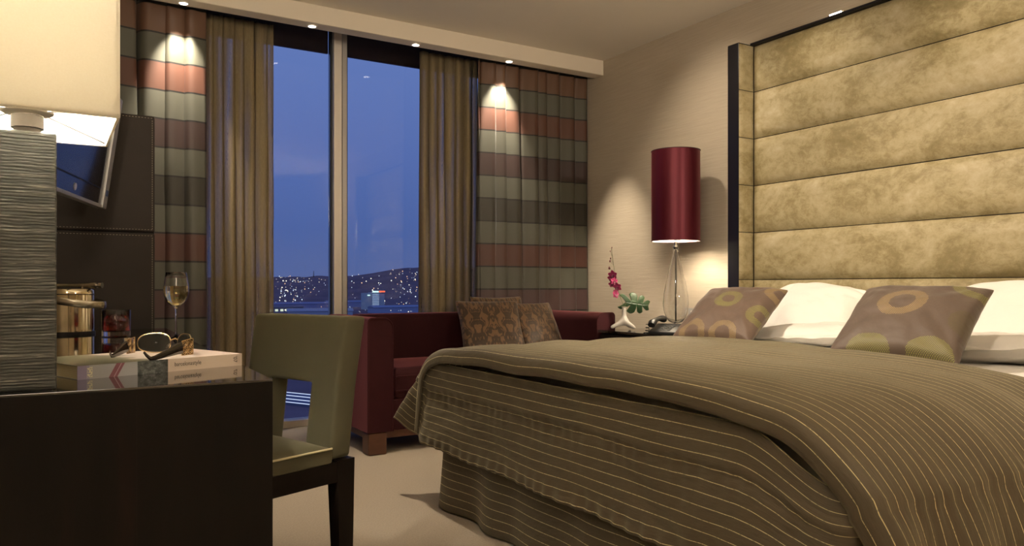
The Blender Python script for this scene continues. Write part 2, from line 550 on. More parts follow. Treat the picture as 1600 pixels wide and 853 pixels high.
    MAT['stem'] = simple('stem_green', (.11, .12, .05), .5)
    MAT['petal'] = simple('magenta_petal', (.30, .012, .09), .45, sheen=.3)
    MAT['petal2'] = simple('dusky_bud', (.22, .08, .09), .5)
    MAT['lip'] = simple('dark_petal_lip', (.12, .004, .035), .5)
    MAT['paper'] = simple('page_paper', (.42, .36, .22), .9)
    MAT['ink'] = simple('dark_ink', (.03, .028, .026), .6)
    MAT['white_paper'] = simple('white_paper', (.80, .78, .74), .7)
    MAT['gold'] = simple('gold_metal', (.66, .49, .28), .25, metal=1)
    MAT['lens'] = simple('tinted_lens', (.010, .009, .007), .06, spec=.3)
    MAT['tort'] = simple('black_acetate', (.012, .008, .006), .12, coat=.5)
    MAT['red_drink'] = simple('red_drink', (.55, .010, .012), .0, trans=1, ior=1.33)
    MAT['ice'] = simple('ice_cube', (.55, .25, .25), .12, trans=.9, ior=1.31)
    MAT['wine'] = simple('white_wine', (.95, .80, .42), 0, trans=1, ior=1.33)
    MAT['downlight'] = simple('lit_downlight', (1, .95, .85), .4, emis=(1, .93, .80), emis_s=14)
    MAT['white_metal'] = simple('white_enamel', (.7, .66, .6), .4)
    MAT['dark_cloth'] = simple('black_divan_cloth', (.02, .018, .015), .9)
build_materials()

# ================================================================== the setting
XL, XR, YB, YW, ZC = -.60, 3.60, -2.20, 5.06, 2.635
def struct(name, mb, m, parent=None, **kw):
    o = mb.build(name, m, parent, **kw)
    if parent is None:
        o['kind'] = 'structure'
    return o
struct('floor', MB().box(XL - .1, XR + .1, YB - .1, YW + .12, -.12, 0), MAT['carpet'])
struct('wall_right', MB().box(XR, XR + .12, YB - .1, YW + .12, 0, 2.84), MAT['wallpaper'])
struct('wall_left', MB().box(XL - .12, XL, YB - .1, YW + .12, 0, 2.84), MAT['wallpaper'])
struct('wall_back', MB().box(XL, XR, YB - .12, YB, 0, 2.84), MAT['wallpaper'])
struct('ceiling', MB().box(XL, XR, YB, 4.60, ZC, ZC + .12), MAT['ceiling'])
# bulkhead (pelmet) hiding the curtain heads, and the pocket roof behind it
struct('trim_1', MB().box(XL, XR, 4.567, 4.675, 2.524, 2.80, r=.003, seg=1), MAT['bulkhead'])
struct('trim_2', MB().box(XL, XR, 4.675, YW + .12, 2.80, 2.86), MAT['ceiling'])
# window
win = empty('window_1', (1.70, YW, 0), kind='structure')
def wl_(x): return x - 1.70
def add_mullion(x0, x1):
    a = MB().box(wl_(x0), wl_(x0 + (x1 - x0) * .58), -.045, .06, .046, 2.80, r=.004, seg=2)
    o = a.build('mullion', MAT['alu'], win)
    MB().box(wl_(x0 + (x1 - x0) * .66), wl_(x1), -.03, .06, .046, 2.80, r=.004, seg=2).build('glazing_bead', MAT['alu2'], o)
    MB().box(wl_(x0 - .012), wl_(x1 + .010), -.008, .04, .046, 2.80).build('gasket', MAT['gasket'], o)
for x0, x1 in ((.20, .30), (1.652, 1.750), (3.10, 3.20)):
    add_mullion(x0, x1)
MB().box(wl_(XL), wl_(XR), -.05, .06, 0, .046, r=.004, seg=2).build('sill_rail', MAT['alu'], win)
MB().box(wl_(XL), wl_(XR), -.03, .012, 2.72, 2.80).build('head_rail', MAT['alu2'], win)
for x0, x1 in ((XL, .188), (.312, 1.638), (1.762, 3.088), (3.212, XR)):
    MB().box(wl_(x0), wl_(x1), .012, .024, .046, 2.80).build('pane', MAT['pane'], win, smooth=False)
    MB().box(wl_(x0), wl_(x1), .040, .060, 2.516, 2.80, r=.002, seg=1).build('spandrel_panel', MAT['spandrel'], win)

# pelmet downlights
for i, x in enumerate((.655, 1.386, 2.077, 2.798)):
    d = empty('downlight', (x, 4.625, 2.524), label=[
        'small lit downlight above the rust-striped drape beside the desk lamp', 'small lit downlight over the glass just before the window mullion',
        'small lit downlight above the right edge of the glass by the far sheer', 'small lit downlight above the dark drape beyond the sofa'][i],
        cat='downlight', group='downlights in the bulkhead')
    MB().lathe([(.022, -.001), (.031, -.003), (.032, -.006), (.023, -.006), (.021, -.001)], 24).build('trim_ring', MAT['white_metal'], d)
    MB().lathe([(0, -.0045), (.0215, -.0045), (.0215, -.0015), (0, -.0015)], 20).build('lens', MAT['downlight'], d)
    ld = spot('downlight_beam', (x, 4.635, 2.515), (x, 4.86, 1.9), [95, 2, 2, 95][i], 58, .8, .014, (1, .86, .68))
    ld.name = 'downlight_beam'

# ================================================================== curtains
def curtain(name, x0, x1, y0, nf, amp, seed, m, label, cat='curtain', zt=2.585, dens=14, header=.09, drift=.5, group=None, rows=44):
    L = x1 - x0
    rnd = random.Random(seed)
    amps = [rnd.uniform(.55, 1.15) for _ in range(nf + 3)]
    offs = [rnd.uniform(-.28, .28) for _ in range(nf + 3)]
    def ph(u):
        t = u * nf
        i = int(t); f = t - i
        return 2 * pi * (t + offs[i] * (1 - f) + offs[i + 1] * f)
    def am(u):
        t = u * nf; i = int(t); f = smooth01(t - i)
        return amps[i] * (1 - f) + amps[i + 1] * f
    z0 = .012
    def f(u, v):
        z = zt + (z0 - zt) * v
        p = ph(u) + drift * nz(u * 4 + seed, v * 1.3, 3.1) * 2
        a = amp * am(u) * (.72 + .35 * v)
        y = a * (.8 * sin(p) + .28 * sin(2 * p + .8 + seed))
        x = x0 + L * u + .38 * L / nf * cos(p) * (.6 + .6 * v)
        if v < header / zt * 1.2:   # gathered heading with finer pleats
            k = 1 - v / (header / zt * 1.2)
            y += k * .006 * sin(p * 3)
        y += .008 * nz(u * 9, v * 4, seed)
        x = min(max(x, x0), x1)
        return (x - (x0 + x1) / 2, y, z)
    mb = MB().grid(f, nf * dens, rows)
    o = mb.build(name, m, None, angle=180, solid=.002)
    o.location = ((x0 + x1) / 2, y0, 0)
    return tag(o, label, cat, group)
curtain('drape', -.50, .80, 4.785, 10, .060, 3, MAT['drape'], 'banded rust and sage drape beside the leather screen', group='banded drapes')
curtain('drape', 2.60, 3.585, 4.785, 8, .062, 11, MAT['drape'], 'dark banded drape hanging behind the sofa next to the papered wall', group='banded drapes')
curtain('sheer_curtain', .78, 1.225, 4.93, 7, .030, 5, MAT['sheer'], 'olive gold sheer curtain behind the green chair', group='sheer curtains')
curtain('sheer_curtain', 2.235, 2.70, 4.93, 7, .030, 8, MAT['sheer'], 'olive gold sheer curtain between the glass and the dark drape, behind the sofa', group='sheer curtains')

# ================================================================== leather screen
ls = empty('leather_screen', (-.09, 3.615, 0), label='tall dark brown leather screen standing behind the desk', cat='screen')
MB().box(-.49, .484, -.008, .03, 0, 1.657, r=.004, seg=2).build('backing', MAT['dark_wood'], ls)
for z0, z1, nme in ((0, .652, 'base_panel'), (.658, 1.154, 'lower_panel'), (1.160, 1.657, 'upper_panel')):
    p = MB().box(-.49, .484, -.026, -.008, z0, z1, r=.006, seg=3).build(nme, MAT['leather'], ls)
    st = MB()
    zz = z0 + .012
    for x in (.474,):
        k = 0
        while zz < z1 - .016:
            st.box(x - .0008, x + .0008, -.0272, -.0255, zz, zz + .006)
            zz += .010
    xx = -.48
    while xx < .470:
        for zq in (z0 + .010, z1 - .010):
            st.box(xx, xx + .006, -.0272, -.0255, zq - .0008, zq + .0008)
        xx += .012
    st.build('stitching', MAT['thread'], p, smooth=False)['kind'] = 'stuff'

# ================================================================== desk
dk = empty('desk', (.371, 1.493, 0), radians(-1.7), label='dark macassar writing desk with glossy black top, in the foreground', cat='desk')
DW, DL = .90, 2.045
MB().box(-DW, 0, 0, DL, .746, .750, r=.001, seg=2).build('desk_top', MAT['desk_top'], dk)
MB().box(-DW, 0, .05, DL - .05, .690, .746, r=.001, seg=1).build('top_frame', MAT['desk'], dk)
for y0, y1 in ((0, .05), (DL - .05, DL)):
    MB().box(-DW, 0, y0, y1, 0, .746, r=.001, seg=1).build('end_panel', MAT['desk'], dk)
MB().box(-DW, -DW + .03, .05, DL - .05, .12, .690).build('modesty_panel', MAT['desk'], dk)
# stitched joint lines of the veneer leaves on the end panel
for x in (-.235,):
    MB().box(x - .0006, x + .0006, -.0006, .001, .01, .735).build('veneer_joint', MAT['dark_wood'], dk)

# ================================================================== desk lamp
dl = empty('desk_lamp', (-.03, 1.59, .75), radians(0), label='silver ribbed column lamp with square cream shade on the desk', cat='lamp')
MB().box(-.044, .044, -.045, .045, 0, .446, r=.004, seg=3).build('column', MAT['silver'], dl)
def ribs(u, v):
    z = .004 + .438 * v
    x = -.041 + .082 * u
    r = .0004 * sin(z * 1150 + 2.2 * nz(x * 40, z * 60, 2)) + .0006 * nz(x * 26, z * 420, 5)
    e = min(1, min(u, 1 - u) * 12)
    return (x, -.0462 - max(0, .0014 + r) * e, z)
MB().grid(ribs, 16, 400).build('ribbed_face', MAT['silver'], dl, angle=180)
MB().lathe([(0, .446), (.021, .446), (.021, .455), (.022, .457), (.025, .457), (.025, .478), (.023, .480), (0, .480)], 32).build('neck', MAT['nickel'], dl)
MB().lathe([(.024, .480), (.034, .481), (.040, .484), (.041, .487), (.036, .488), (0, .488)], 36).build('collar', MAT['white_metal'], dl)
SZ0, SZ1, SX, SY = .459, .80, .130, .150
YO = -.03
sh = MB()
T = .0025
for sgn in (-1, 1):
    sh.box(sgn * SX - T, sgn * SX + T, YO - SY, YO + SY, SZ0, SZ1)
    sh.box(-SX + T, SX - T, YO + sgn * SY - T, YO + sgn * SY + T, SZ0, SZ1)
shade = sh.build('lamp_shade', MAT['shade'], dl, smooth=False)
hem = MB()
hem.tube([(-SX, YO - SY, SZ0), (SX, YO - SY, SZ0), (SX, YO + SY, SZ0), (-SX, YO + SY, SZ0)], .0036, 8, closed=True)
hem.build('shade_hem', MAT['shade'], shade)
sp = MB()
for a, b in ((-1, -1), (1, -1), (1, 1), (-1, 1)):
    sp.tube([(a * .026, b * .020, .486), (a * (SX - .004), YO + b * (SY - .004), SZ0 + .003)], .0014, 6)
sp.build('shade_spider', MAT['nickel'], dl)
MB().lathe([(0, .488), (.013, .488), (.013, .52), (.011, .525), (.020, .55), (.029, .585), (.027, .61), (.015, .63), (0, .635)], 20).build('bulb', MAT['bulb'], dl)

# ================================================================== book
bk = empty('book', (.049, 1.673, .75), atan2(.348, .937), label='thick white paperback lying under the sunglasses on the desk', cat='book')
BL, BD, BT = .350, .245, .0265
t = NT('book_spine_print'); s = t.sep(t.tc()); fx = t.math('DIVIDE', s[0], BL)
col = t.ramp(fx, [(0, (.24, .21, .33)), (.045, (.28, .26, .36)), (.06, (.33, .335, .35)), (.327, (.05, .06, .055)), (.3271, (.08, .09, .085)), (.506, (.55, .45, .36)), (1, (.58, .48, .39))], 'CONSTANT')
fol = t.noise(t.mapping(t.tc(), (90, 90, 120)), 1, 4, .7)
mid = t.math('MULTIPLY', t.math('GREATER_THAN', fx, .327), t.math('LESS_THAN', fx, .506))
col = t.mix(mid, col, t.ramp(fol, [(.35, (.02, .025, .022)), (.55, (.10, .11, .105)), (.75, (.25, .26, .26))]))
slx = t.math('SUBTRACT', fx, t.math('MULTIPLY', s[2], 1.6))
band = t.math('MULTIPLY', t.math('GREATER_THAN', slx, .166), t.math('LESS_THAN', slx, .213))
col = t.mix(band, col, (.20, .075, .095))
band2 = t.math('MULTIPLY', t.math('GREATER_THAN', slx, .192), t.math('LESS_THAN', slx, .197))
col = t.mix(band2, col, (.38, .26, .29))
# small yellow block marks at the foot of the spine
mk = t.math('MULTIPLY', t.math('MULTIPLY', t.math('GREATER_THAN', fx, .051), t.math('LESS_THAN', fx, .079)), t.math('MULTIPLY', t.math('GREATER_THAN', s[2], .0035), t.math('LESS_THAN', s[2], .023)))
chk = t.math('GREATER_THAN', t.noise(t.mapping(t.tc(), (330, 1, 420)), 1, 0), .47)
col = t.mix(t.math('MULTIPLY', mk, chk), col, (.62, .60, .40))
t.set(color=col, rough=.35, coat=.2); MAT['spine'] = t.m
t = NT('book_cover_print'); s = t.sep(t.tc())
wv = t.noise(t.mapping(t.tc(), (14, 9, 1)), 1, 2)
edge = t.math('SUBTRACT', s[0], t.math('MULTIPLY_ADD', wv, .16, t.math('MULTIPLY_ADD', s[1], -.25, .055)))
col = t.ramp(t.math('ADD', edge, .5), [(.5, (.10, .095, .055)), (.535, (.16, .14, .09)), (.54, (.50, .43, .38)), (.62, (.62, .52, .44)), (.75, (.55, .42, .36)), (.8, (.60, .52, .46))])
t.set(color=col, rough=.3, coat=.2); MAT['cover'] = t.m
MB().box(0, BL, .0012, BD, BT - .0012, BT).build('front_cover', MAT['cover'], bk, smooth=False)
MB().box(0, BL, .0012, BD, 0, .0012).build('back_cover', MAT['cover'], bk, smooth=False)
MB().box(0, BL, 0, .0012, 0, BT).build('spine', MAT['spine'], bk, smooth=False)
pg = MB()
for i in range(14):
    z0 = .0012 + (BT - .0024) * i / 14
    dx = .0006 * (i % 2)
    pg.box(.002 + dx, BL - .002 - dx, .0012, BD - .003, z0, z0 + (BT - .0024) / 14)
pg.build('page_block', MAT['paper'], bk, smooth=False)
RX = Matrix.Rotation(pi / 2, 4, 'X')
text_mesh('barcelona', .0125, .0001, 'spine_title', MAT['ink'], bk, Matrix.Translation((BL * .547, -.0003, .0105)) @ RX @ Matrix.Diagonal((.80, 1, 1, 1)))
text_mesh('style', .0128, .0001, 'spine_title', MAT['ink'], bk, Matrix.Translation((BL * .660, -.0003, .0105)) @ RX @ Matrix.Diagonal((.88, 1, 1, 1)))
text_mesh("'07", .0125, .0001, 'volume_number', MAT['ink'], bk, Matrix.Translation((BL * .940, -.0003, .0225)) @ RX @ Matrix.Rotation(-pi / 2, 4, 'Z'))

# ================================================================== sunglasses
sg = empty('sunglasses', (.216, 1.845, .7766), radians(-47.9), label='dark sunglasses with gold filigree hinges lying on the white book', cat='sunglasses')
def lens_pt(a, k, x0, x1, z0, z1, sq=2.6):
    ca, sa = cos(a), sin(a)
    x = (x0 + x1) / 2 + (x1 - x0) / 2 * math.copysign(abs(ca) ** (2 / sq), ca) * k
    z = (z0 + z1) / 2 + (z1 - z0) / 2 * math.copysign(abs(sa) ** (2 / sq), sa) * k
    y = .040 * (1 - (x / .080) ** 2)
    return (x, y + .10 * (z - .02) * .3, z)
for sx in (-1, 1):
    x0, x1 = (-.072, -.010) if sx < 0 else (.010, .072)
    pts = [lens_pt(2 * pi * k / 40, 1, x0, x1, .003, .046) for k in range(40)]
    MB().tube(pts, .0013, 6, closed=True).build('rim', MAT['gold'], sg)
    MB().grid(lambda u, v: lens_pt(2 * pi * u, max(v, .001), x0, x1, .003, .046), 40, 6, closed_u=True).build('lens', MAT['lens'], sg, angle=180, solid=.001)
MB().tube([(-.012, .0400, .030), (0, .043, .034), (.012, .0400, .030)], .0017, 8).build('bridge', MAT['gold'], sg)
for sx in (-1, 1):
    MB().tube([(sx * .011, .036, .022), (sx * .010, .031, .019), (sx * .0125, .030, .013)], [.001, .0025, .002], 8).build('nose_pad', MAT['glass'], sg)
for sx, tip in ((-1, (-.048, -.105)), (1, (.077, -.125))):
    hp = empty('hinge_piece', (sx * .076, .004, 0)); hp.parent = sg
    # filigree plate: frame with curling wires
    d = Vector((tip[0] - sx * .078, tip[1], 0)).normalized()
    def P(a, z): return (Vector((sx * .078, .006, z)) + d * a)
    pl = MB()
    for a0, z0, a1, z1 in ((0, .004, .034, .004), (.034, .004, .034, .034), (.034, .034, 0, .038), (0, .038, 0, .004), (0, .02, .034, .02), (.017, .004, .017, .036)):
        pl.tube([P(a0, z0), P(a1, z1)], .0012, 6)
    for cx, cz in ((.0085, .012), (.0255, .012), (.0085, .028), (.0255, .028)):
        pl.tube([P(cx + .0066 * cos(q * pi / 7), cz + .006 * sin(q * pi / 7)) for q in range(14)], .0009, 5, closed=True)
        pl.tube([P(cx + .0032 * cos(q * pi / 5), cz + .003 * sin(q * pi / 5)) for q in range(10)], .0008, 5, closed=True)
    bpy.data.objects.remove(hp)
    h = pl.build('hinge_plate', MAT['gold'], sg)
    n = Vector((-d.y, d.x, 0)) * .0016
    bp = MB(); q = [P(.001, .005), P(.033, .005), P(.033, .033), P(.001, .037)]
    bp.grid(lambda u, v: (q[0].lerp(q[1], u)).lerp(q[3].lerp(q[2], u), v) - n * .9, 1, 1)
    bp.build('hinge_backing', MAT['tort'], h, solid=.0006)
    ln = .125 if sx > 0 else .11
    pts = [P(.034, .020), P(.050, .0185), P(.075, .0125), P(ln - .012, .0055), P(ln, .0050), P(ln + .010, .012), P(ln + .018, .020)] if sx > 0 else \
          [P(.034, .020), P(.048, .017), P(.070, .010), P(.090, .005), P(.098, .0045), P(.103, .010), P(.104, .016)]
    MB().tube(pts, [.013, .012, .0085, .005, .0042, .0036, .0026], 12, flat=((0, 0, 1), .22)).build('temple', MAT['tort'], sg)

# ================================================================== ice bucket
ib = empty('ice_bucket', (.07, 3.30, .75), radians(0), label='polished steel ice bucket with lid and bar handle on the desk', cat='ice bucket')
R0 = .086
MB().lathe([(0, 0), (R0 + .001, 0), (R0 + .001, .009), (0, .009)], 48).build('base_ring', MAT['black_plastic'], ib)
MB().lathe([(0, .009), (R0 - .002, .009), (R0, .011), (R0, .146), (R0 - .002, .148), (0, .148)], 64).build('body', MAT['warm_chrome'], ib)
MB().lathe([(0, .148), (R0 - .003, .148), (R0 - .003, .150), (0, .150)], 48).build('lid_seal', MAT['black_plastic'], ib)
MB().lathe([(0, .150), (R0, .150), (R0, .163), (R0 - .004, .168), (R0 - .016, .170), (0, .171)], 64).build('lid', MAT['warm_chrome'], ib)
Rv = Vector((.8536, -.5209, 0)); Fv = Vector((.5209, .8536, 0))
hpts = [Rv * x + Vector((0, 0, .182)) for x in (-.105, -.098, -.075, -.045, 0, .045, .075, .098, .105)]
MB().tube(hpts, [.010, .0125, .0105, .0078, .0066, .0078, .0105, .0125, .010], 16).build('lid_handle', MAT['steel_satin'], ib)
MB().tube([Rv * .105 + Vector((0, 0, .182)), Rv * .112 + Vector((0, 0, .182)), Rv * .113 + Vector((0, 0, .182)), Rv * .124 + Vector((0, 0, .182))], [.006, .006, .011, .011], 14).build('handle_knob', MAT['chrome'], ib)
for sx in (-1, 1):
    MB().tube([Rv * (sx * .05) + Vector((0, 0, .168)), Rv * (sx * .05) + Vector((0, 0, .178))], .005, 10).build('handle_post', MAT['steel_satin'], ib)
bail = []
for k in range(25):
    a = -pi / 2 + pi * k / 24
    bail.append(Rv * ((R0 + .005) * cos(a) + .040 * max(0, cos(a)) ** 2) - Fv * ((R0 + .005) * -sin(a)) + Vector((0, 0, .128 - .020 * max(0, cos(a)))))
MB().tube(bail, .0135, 12, flat=((0, 0, 1), .22)).build('bail_handle', MAT['steel_satin'], ib)
for sgn in (-1, 1):
    MB().tube([Fv * (sgn * (R0 - .002)) + Vector((0, 0, .128)), Fv * (sgn * (R0 + .010)) + Vector((0, 0, .128))], .004, 10).build('bail_pivot', MAT['black_plastic'], ib)

# ================================================================== tumbler of red drink
tu = empty('tumbler', (.207, 3.01, .75), label='short tumbler of red drink with ice beside the ice bucket', cat='glass')
MB().lathe([(0, .0), (.043, .0), (.0455, .002), (.0465, .094), (.0458, .095), (.0450, .094), (.0437, .024), (.040, .020), (0, .019)], 40).build('glass', MAT['glass'], tu)
MB().lathe([(0, .0205), (.0395, .0212), (.0431, .0255), (.0437, .054), (0, .054)], 36).build('red_drink', MAT['red_drink'], tu)
for i, (x, y, z, a) in enumerate(((-.006, .004, .050, .4), (.016, -.012, .047, 1.0), (.002, .020, .044, 2.0))):
    M = Matrix.Translation((x, y, z)) @ Matrix.Rotation(a, 4, 'Z') @ Matrix.Rotation(.4, 4, 'X')
    MB().box(-.0115, .0115, -.0115, .0115, -.0115, .0115, r=.003, seg=2, M=M).build('ice_cube', MAT['ice'], tu)

# ================================================================== wine glass
wg = empty('wine_glass', (.372, 2.79, .75), label='stemmed glass of white wine standing at the desk edge', cat='glass')
outer = [(0, 0), (.034, 0), (.0345, .001), (.030, .0025), (.014, .005), (.006, .010), (.0038, .020), (.0034, .060), (.0036, .098), (.006, .106), (.018, .115), (.030, .127), (.0375, .143), (.0405, .160), (.0395, .180), (.0355, .205), (.0325, .2255)]
inner = [(.0319, .2258), (.0314, .2250), (.0345, .205), (.0385, .180), (.0395, .160), (.0365, .1435), (.029, .1285), (.017, .117), (.005, .110), (0, .109)]
MB().lathe(outer + inner, 40).build('glass', MAT['glass'], wg, angle=180)
MB().lathe([(0, .1096), (.005, .1106), (.0168, .1176), (.0287, .129), (.0361, .1437), (.0390, .160), (.0380, .1790), (0, .1790)], 36).build('wine', MAT['wine'], wg)

# ================================================================== television
tv = empty('television', (.102, 3.082, 1.458), label='small silver framed flat television angled above the desk', cat='television')
tv.rotation_euler = (radians(8), 0, radians(73.5))
HW, HH = .375, .222
fr = MB()
fr.box(HW - .055, HW, -.024, .020, -HH, HH, r=.005, seg=2).box(-HW, -HW + .022, -.020, .020, -HH, HH, r=.004, seg=2)
fr.box(-HW + .022, HW - .022, -.020, .020, HH - .014, HH, r=.003, seg=2).box(-HW + .022, HW - .022, -.020, .020, -HH, -HH + .014, r=.003, seg=2)
fr.build('silver_frame', MAT['silver_plastic'], tv)
MB().box(-HW + .022, HW - .055, -.014, .018, -HH + .014, HH - .014).build('bezel', MAT['screen'], tv)
MB().box(-HW + .060, HW - .095, -.0165, -.014, -HH + .075, HH - .035, r=.001, seg=1).build('screen', MAT['screen'], tv)
MB().box(HW - .100, HW - .092, -.017, -.013, -HH + .075, HH - .035).build('screen_gasket', MAT['black_plastic'], tv)
MB().box(-HW + .06, HW - .092, -.017, -.013, -HH + .071, -HH + .075).build('screen_gasket', MAT['black_plastic'], tv)
MB().tube([(-.03, -.0142, -HH + .040), (-.03, -.0165, -HH + .040)], .013, 20).build('logo_emblem', MAT['logo'], tv)
MB().box(HW - .042, HW - .012, -.0255, -.023, -HH + .050, -HH + .074, r=.001, seg=1).build('badge', MAT['badge'], tv)
MB().box(-.26, .26, .018, .060, -.15, .15, r=.015, seg=3).build('rear_housing', MAT['black_plastic'], tv)
arm = MB().tube([(0, .05, 0), (0, .14, 0), (-.12, .36, .0), (-.14, .66, .0)], .016, 10)
arm.build('wall_arm', MAT['black_plastic'], tv)

# ================================================================== desk chair
ch = empty('desk_chair', (.6465, 2.3196, 0), radians(-68.5), label='olive green upholstered chair with cut-out back, tucked under the desk', cat='chair')
def recline(z): return .12 * max(0, z - .44) + .10 * max(0, z - .62) ** 1.5
def plate(xs, zs, mask, y0, y1, yf, xf, sub=4):
    """an upright slab with openings"""
    bm = bmesh.new()
    def expand(a, m):
        out = []
        for p, q in zip(a, a[1:]):
            out += [p + (q - p) * k / m for k in range(m)]
        return out + [a[-1]]
    X, Z = expand(xs, sub), expand(zs, sub)
    on = lambda i, j: 0 <= i < len(X) - 1 and 0 <= j < len(Z) - 1 and mask(i // sub, j // sub)
    V = {}
    def vt(i, j, k):
        if (i, j, k) not in V:
            x, z = xf(X[i], Z[j]), Z[j]
            V[i, j, k] = bm.verts.new((x, (y0 if k == 0 else y1) + yf(z), z))
        return V[i, j, k]
    for i in range(len(X) - 1):
        for j in range(len(Z) - 1):
            if not on(i, j):
                continue
            bm.faces.new((vt(i, j, 0), vt(i + 1, j, 0), vt(i + 1, j + 1, 0), vt(i, j + 1, 0)))
            bm.faces.new((vt(i, j, 1), vt(i, j + 1, 1), vt(i + 1, j + 1, 1), vt(i + 1, j, 1)))
            for (di, dj, a, b) in ((-1, 0, (i, j), (i, j + 1)), (1, 0, (i + 1, j), (i + 1, j + 1)), (0, -1, (i, j), (i + 1, j)), (0, 1, (i, j + 1), (i + 1, j + 1))):
                if not on(i + di, j + dj):
                    bm.faces.new((vt(*a, 0), vt(*b, 0), vt(*b, 1), vt(*a, 1)))
    bmesh.ops.recalc_face_normals(bm, faces=bm.faces[:])
    es = [e for e in bm.edges if len(e.link_faces) == 2 and e.link_faces[0].normal.angle(e.link_faces[1].normal) > radians(50)]
    bmesh.ops.bevel(bm, geom=es, offset=.012, segments=3, profile=.5, affect='EDGES')
    return bm
mb = MB()
mb.merge(plate([-.2275, -.105, .092, .2125], [.435, .645, .840], lambda i, j: not (i == 1 and j == 0), -.045, .03, recline,
               lambda x, z: x * (1 + .02 * smooth01((z - .60) / .25))))
mb.build('backrest', MAT['olive'], ch)
# seat with crown
def seat_f(u, v):
    x = -.2275 + .455 * u
    y = -.50 + .452 * v
    e = min(1, min(u, 1 - u) * 9) * min(1, min(v, 1 - v) * 9)
    return (x, y, .472 + .028 * (sin(pi * u) * sin(pi * v)) ** .5 + .004 * e)
st = MB().grid(seat_f, 24, 24)
st.box(-.2275, .2275, -.50, -.048, .430, .4725, r=.006, seg=2)
seat = st.build('seat', MAT['olive'], ch)
pp = [(-.229, -.052, .473), (-.229, -.498, .473), (-.225, -.502, .473), (.225, -.502, .473), (.229, -.498, .473), (.229, -.052, .473)]
MB().tube(pp, .0032, 8).build('piping', MAT['piping'], seat)
ap = MB()
ap.box(-.220, .220, -.495, -.465, .374, .430).box(-.220, .220, .005, .028, .374, .430)
ap.box(-.224, -.200, -.465, .005, .374, .430).box(.200, .224, -.465, .005, .374, .430)
ap.build('seat_rail', MAT['dark_wood'], ch)
for sx in (-1, 1):
    for back in (0, 1):
        def leg(t):
            return 1
        L = MB()
        y0, y1 = (-.500, -.452) if not back else (-.030, .032)
        def lf(u, v, sx=sx, y0=y0, y1=y1, back=back):
            z = .434 * v
            k = .66 + .34 * v
            cx, cy = sx * (.2275 - .024), (y0 + y1) / 2 + 0
            w, d = .024 * k, (y1 - y0) / 2 * k
            a = 2 * pi * u
            q = [(-1, -1), (1, -1), (1, 1), (-1, 1)][int(u * 4) % 4]
            ox = sx * .024 * (1 - k)
            return (cx + ox + w * q[0], cy + d * q[1], z)
        L.grid(lf, 4, 6, closed_u=True)
        bmesh.ops.holes_fill(L.bm, edges=L.bm.edges[:])
        L.build('leg', MAT['dark_wood'], ch, smooth=False)

# ================================================================== sofa
so = empty('sofa', (2.345, 4.30, 0), label='burgundy velvet sofa with arms as high as its back, under the window', cat='sofa')
SX0, SX1, SY0, SY1, SZT = -.855, .855, -.355, .365, .752
AW = .145
def arm_prof(x0, x1, z0, z1, r_in, r_out, inner_right):
    """front outline of an arm in xz, rounded at the top"""
    pts = [(x0, z0), (x1, z0)]
    ra, rb = (r_in, r_out) if inner_right else (r_out, r_in)
    for k in range(9):
        a = pi / 2 * k / 8
        pts.append((x1 - ra + ra * cos(a), z1 - ra + ra * sin(a)))
    for k in range(9):
        a = pi / 2 + pi / 2 * k / 8
        pts.append((x0 + rb + rb * cos(a), z1 - rb + rb * sin(a)))
    return pts
TOY = Matrix(((1, 0, 0, 0), (0, 0, 1, 0), (0, 1, 0, 0), (0, 0, 0, 1)))   # (x, z, y) -> (x, y, z)
for i, (x0, x1, ir) in enumerate(((SX0, SX0 + AW, True), (SX1 - AW, SX1, False))):
    pr = arm_prof(x0, x1, .125, SZT, .060, .022, ir)
    a = MB().prism(pr, SY0, SY1, M=TOY, r=0).build('arm', MAT['velvet'], so)
    MB().tube([(x, SY0 - .001, z) for x, z in pr[1:]] + [(pr[0][0], SY0 - .001, pr[0][1])], .004, 8).build('piping', MAT['velvet'], a)
bk_ = MB().box(SX0 + AW, SX1 - AW, SY1 - .15, SY1, .125, SZT, r=.030, seg=4).build('back', MAT['velvet'], so)
MB().box(SX0 + AW, SX1 - AW, SY0 + .018, SY1 - .15, .125, .295, r=.008, seg=2).build('seat_base', MAT['velvet'], so)
for x0, x1 in ((SX0 + AW + .004, -.003), (.003, SX1 - AW - .004)):
    def cf(u, v, top=1, x0=x0, x1=x1):
        pass
    c = MB().box(x0, x1, SY0 + .008, SY1 - .155, .298, .470, r=.045, seg=5)
    bmesh.ops.subdivide_edges(c.bm, edges=[e for e in c.bm.edges if e.calc_length() > .1], cuts=6, use_grid_fill=True)
    for v in c.bm.verts:
        q = (v.co.x - x0) / (x1 - x0); w = (v.co.y - SY0) / (SY1 - .155 - SY0)
        if v.co.z > .38:
            v.co.z += .018 * sin(pi * max(0, min(1, q))) * sin(pi * max(0, min(1, w)))
    cu = c.build('seat_cushion', MAT['velvet'], so)
    zz = .345
    MB().tube([(x0 + .02, SY0 + .0085, zz), (x1 - .02, SY0 + .0085, zz)], .004, 8).build('piping', MAT['velvet'], cu)
    MB().tube([(x0 + .02, SY0 + .0085, .425), (x1 - .02, SY0 + .0085, .425)], .004, 8).build('piping', MAT['velvet'], cu)
MB().box(SX0 + .01, SX1 - .01, SY0 + .025, SY1 - .01, .085, .125, r=.004, seg=2).build('base_rail', MAT['brown_wood'], so)
for x in (SX0 + .004, SX1 - .112):
    for y in (SY0 + .002, SY1 - .11):
        f = MB()
        f.box(x, x + .108, y, y + .105, 0, .124, r=.010, seg=3)
        f.build('foot', MAT['brown_wood'], so)

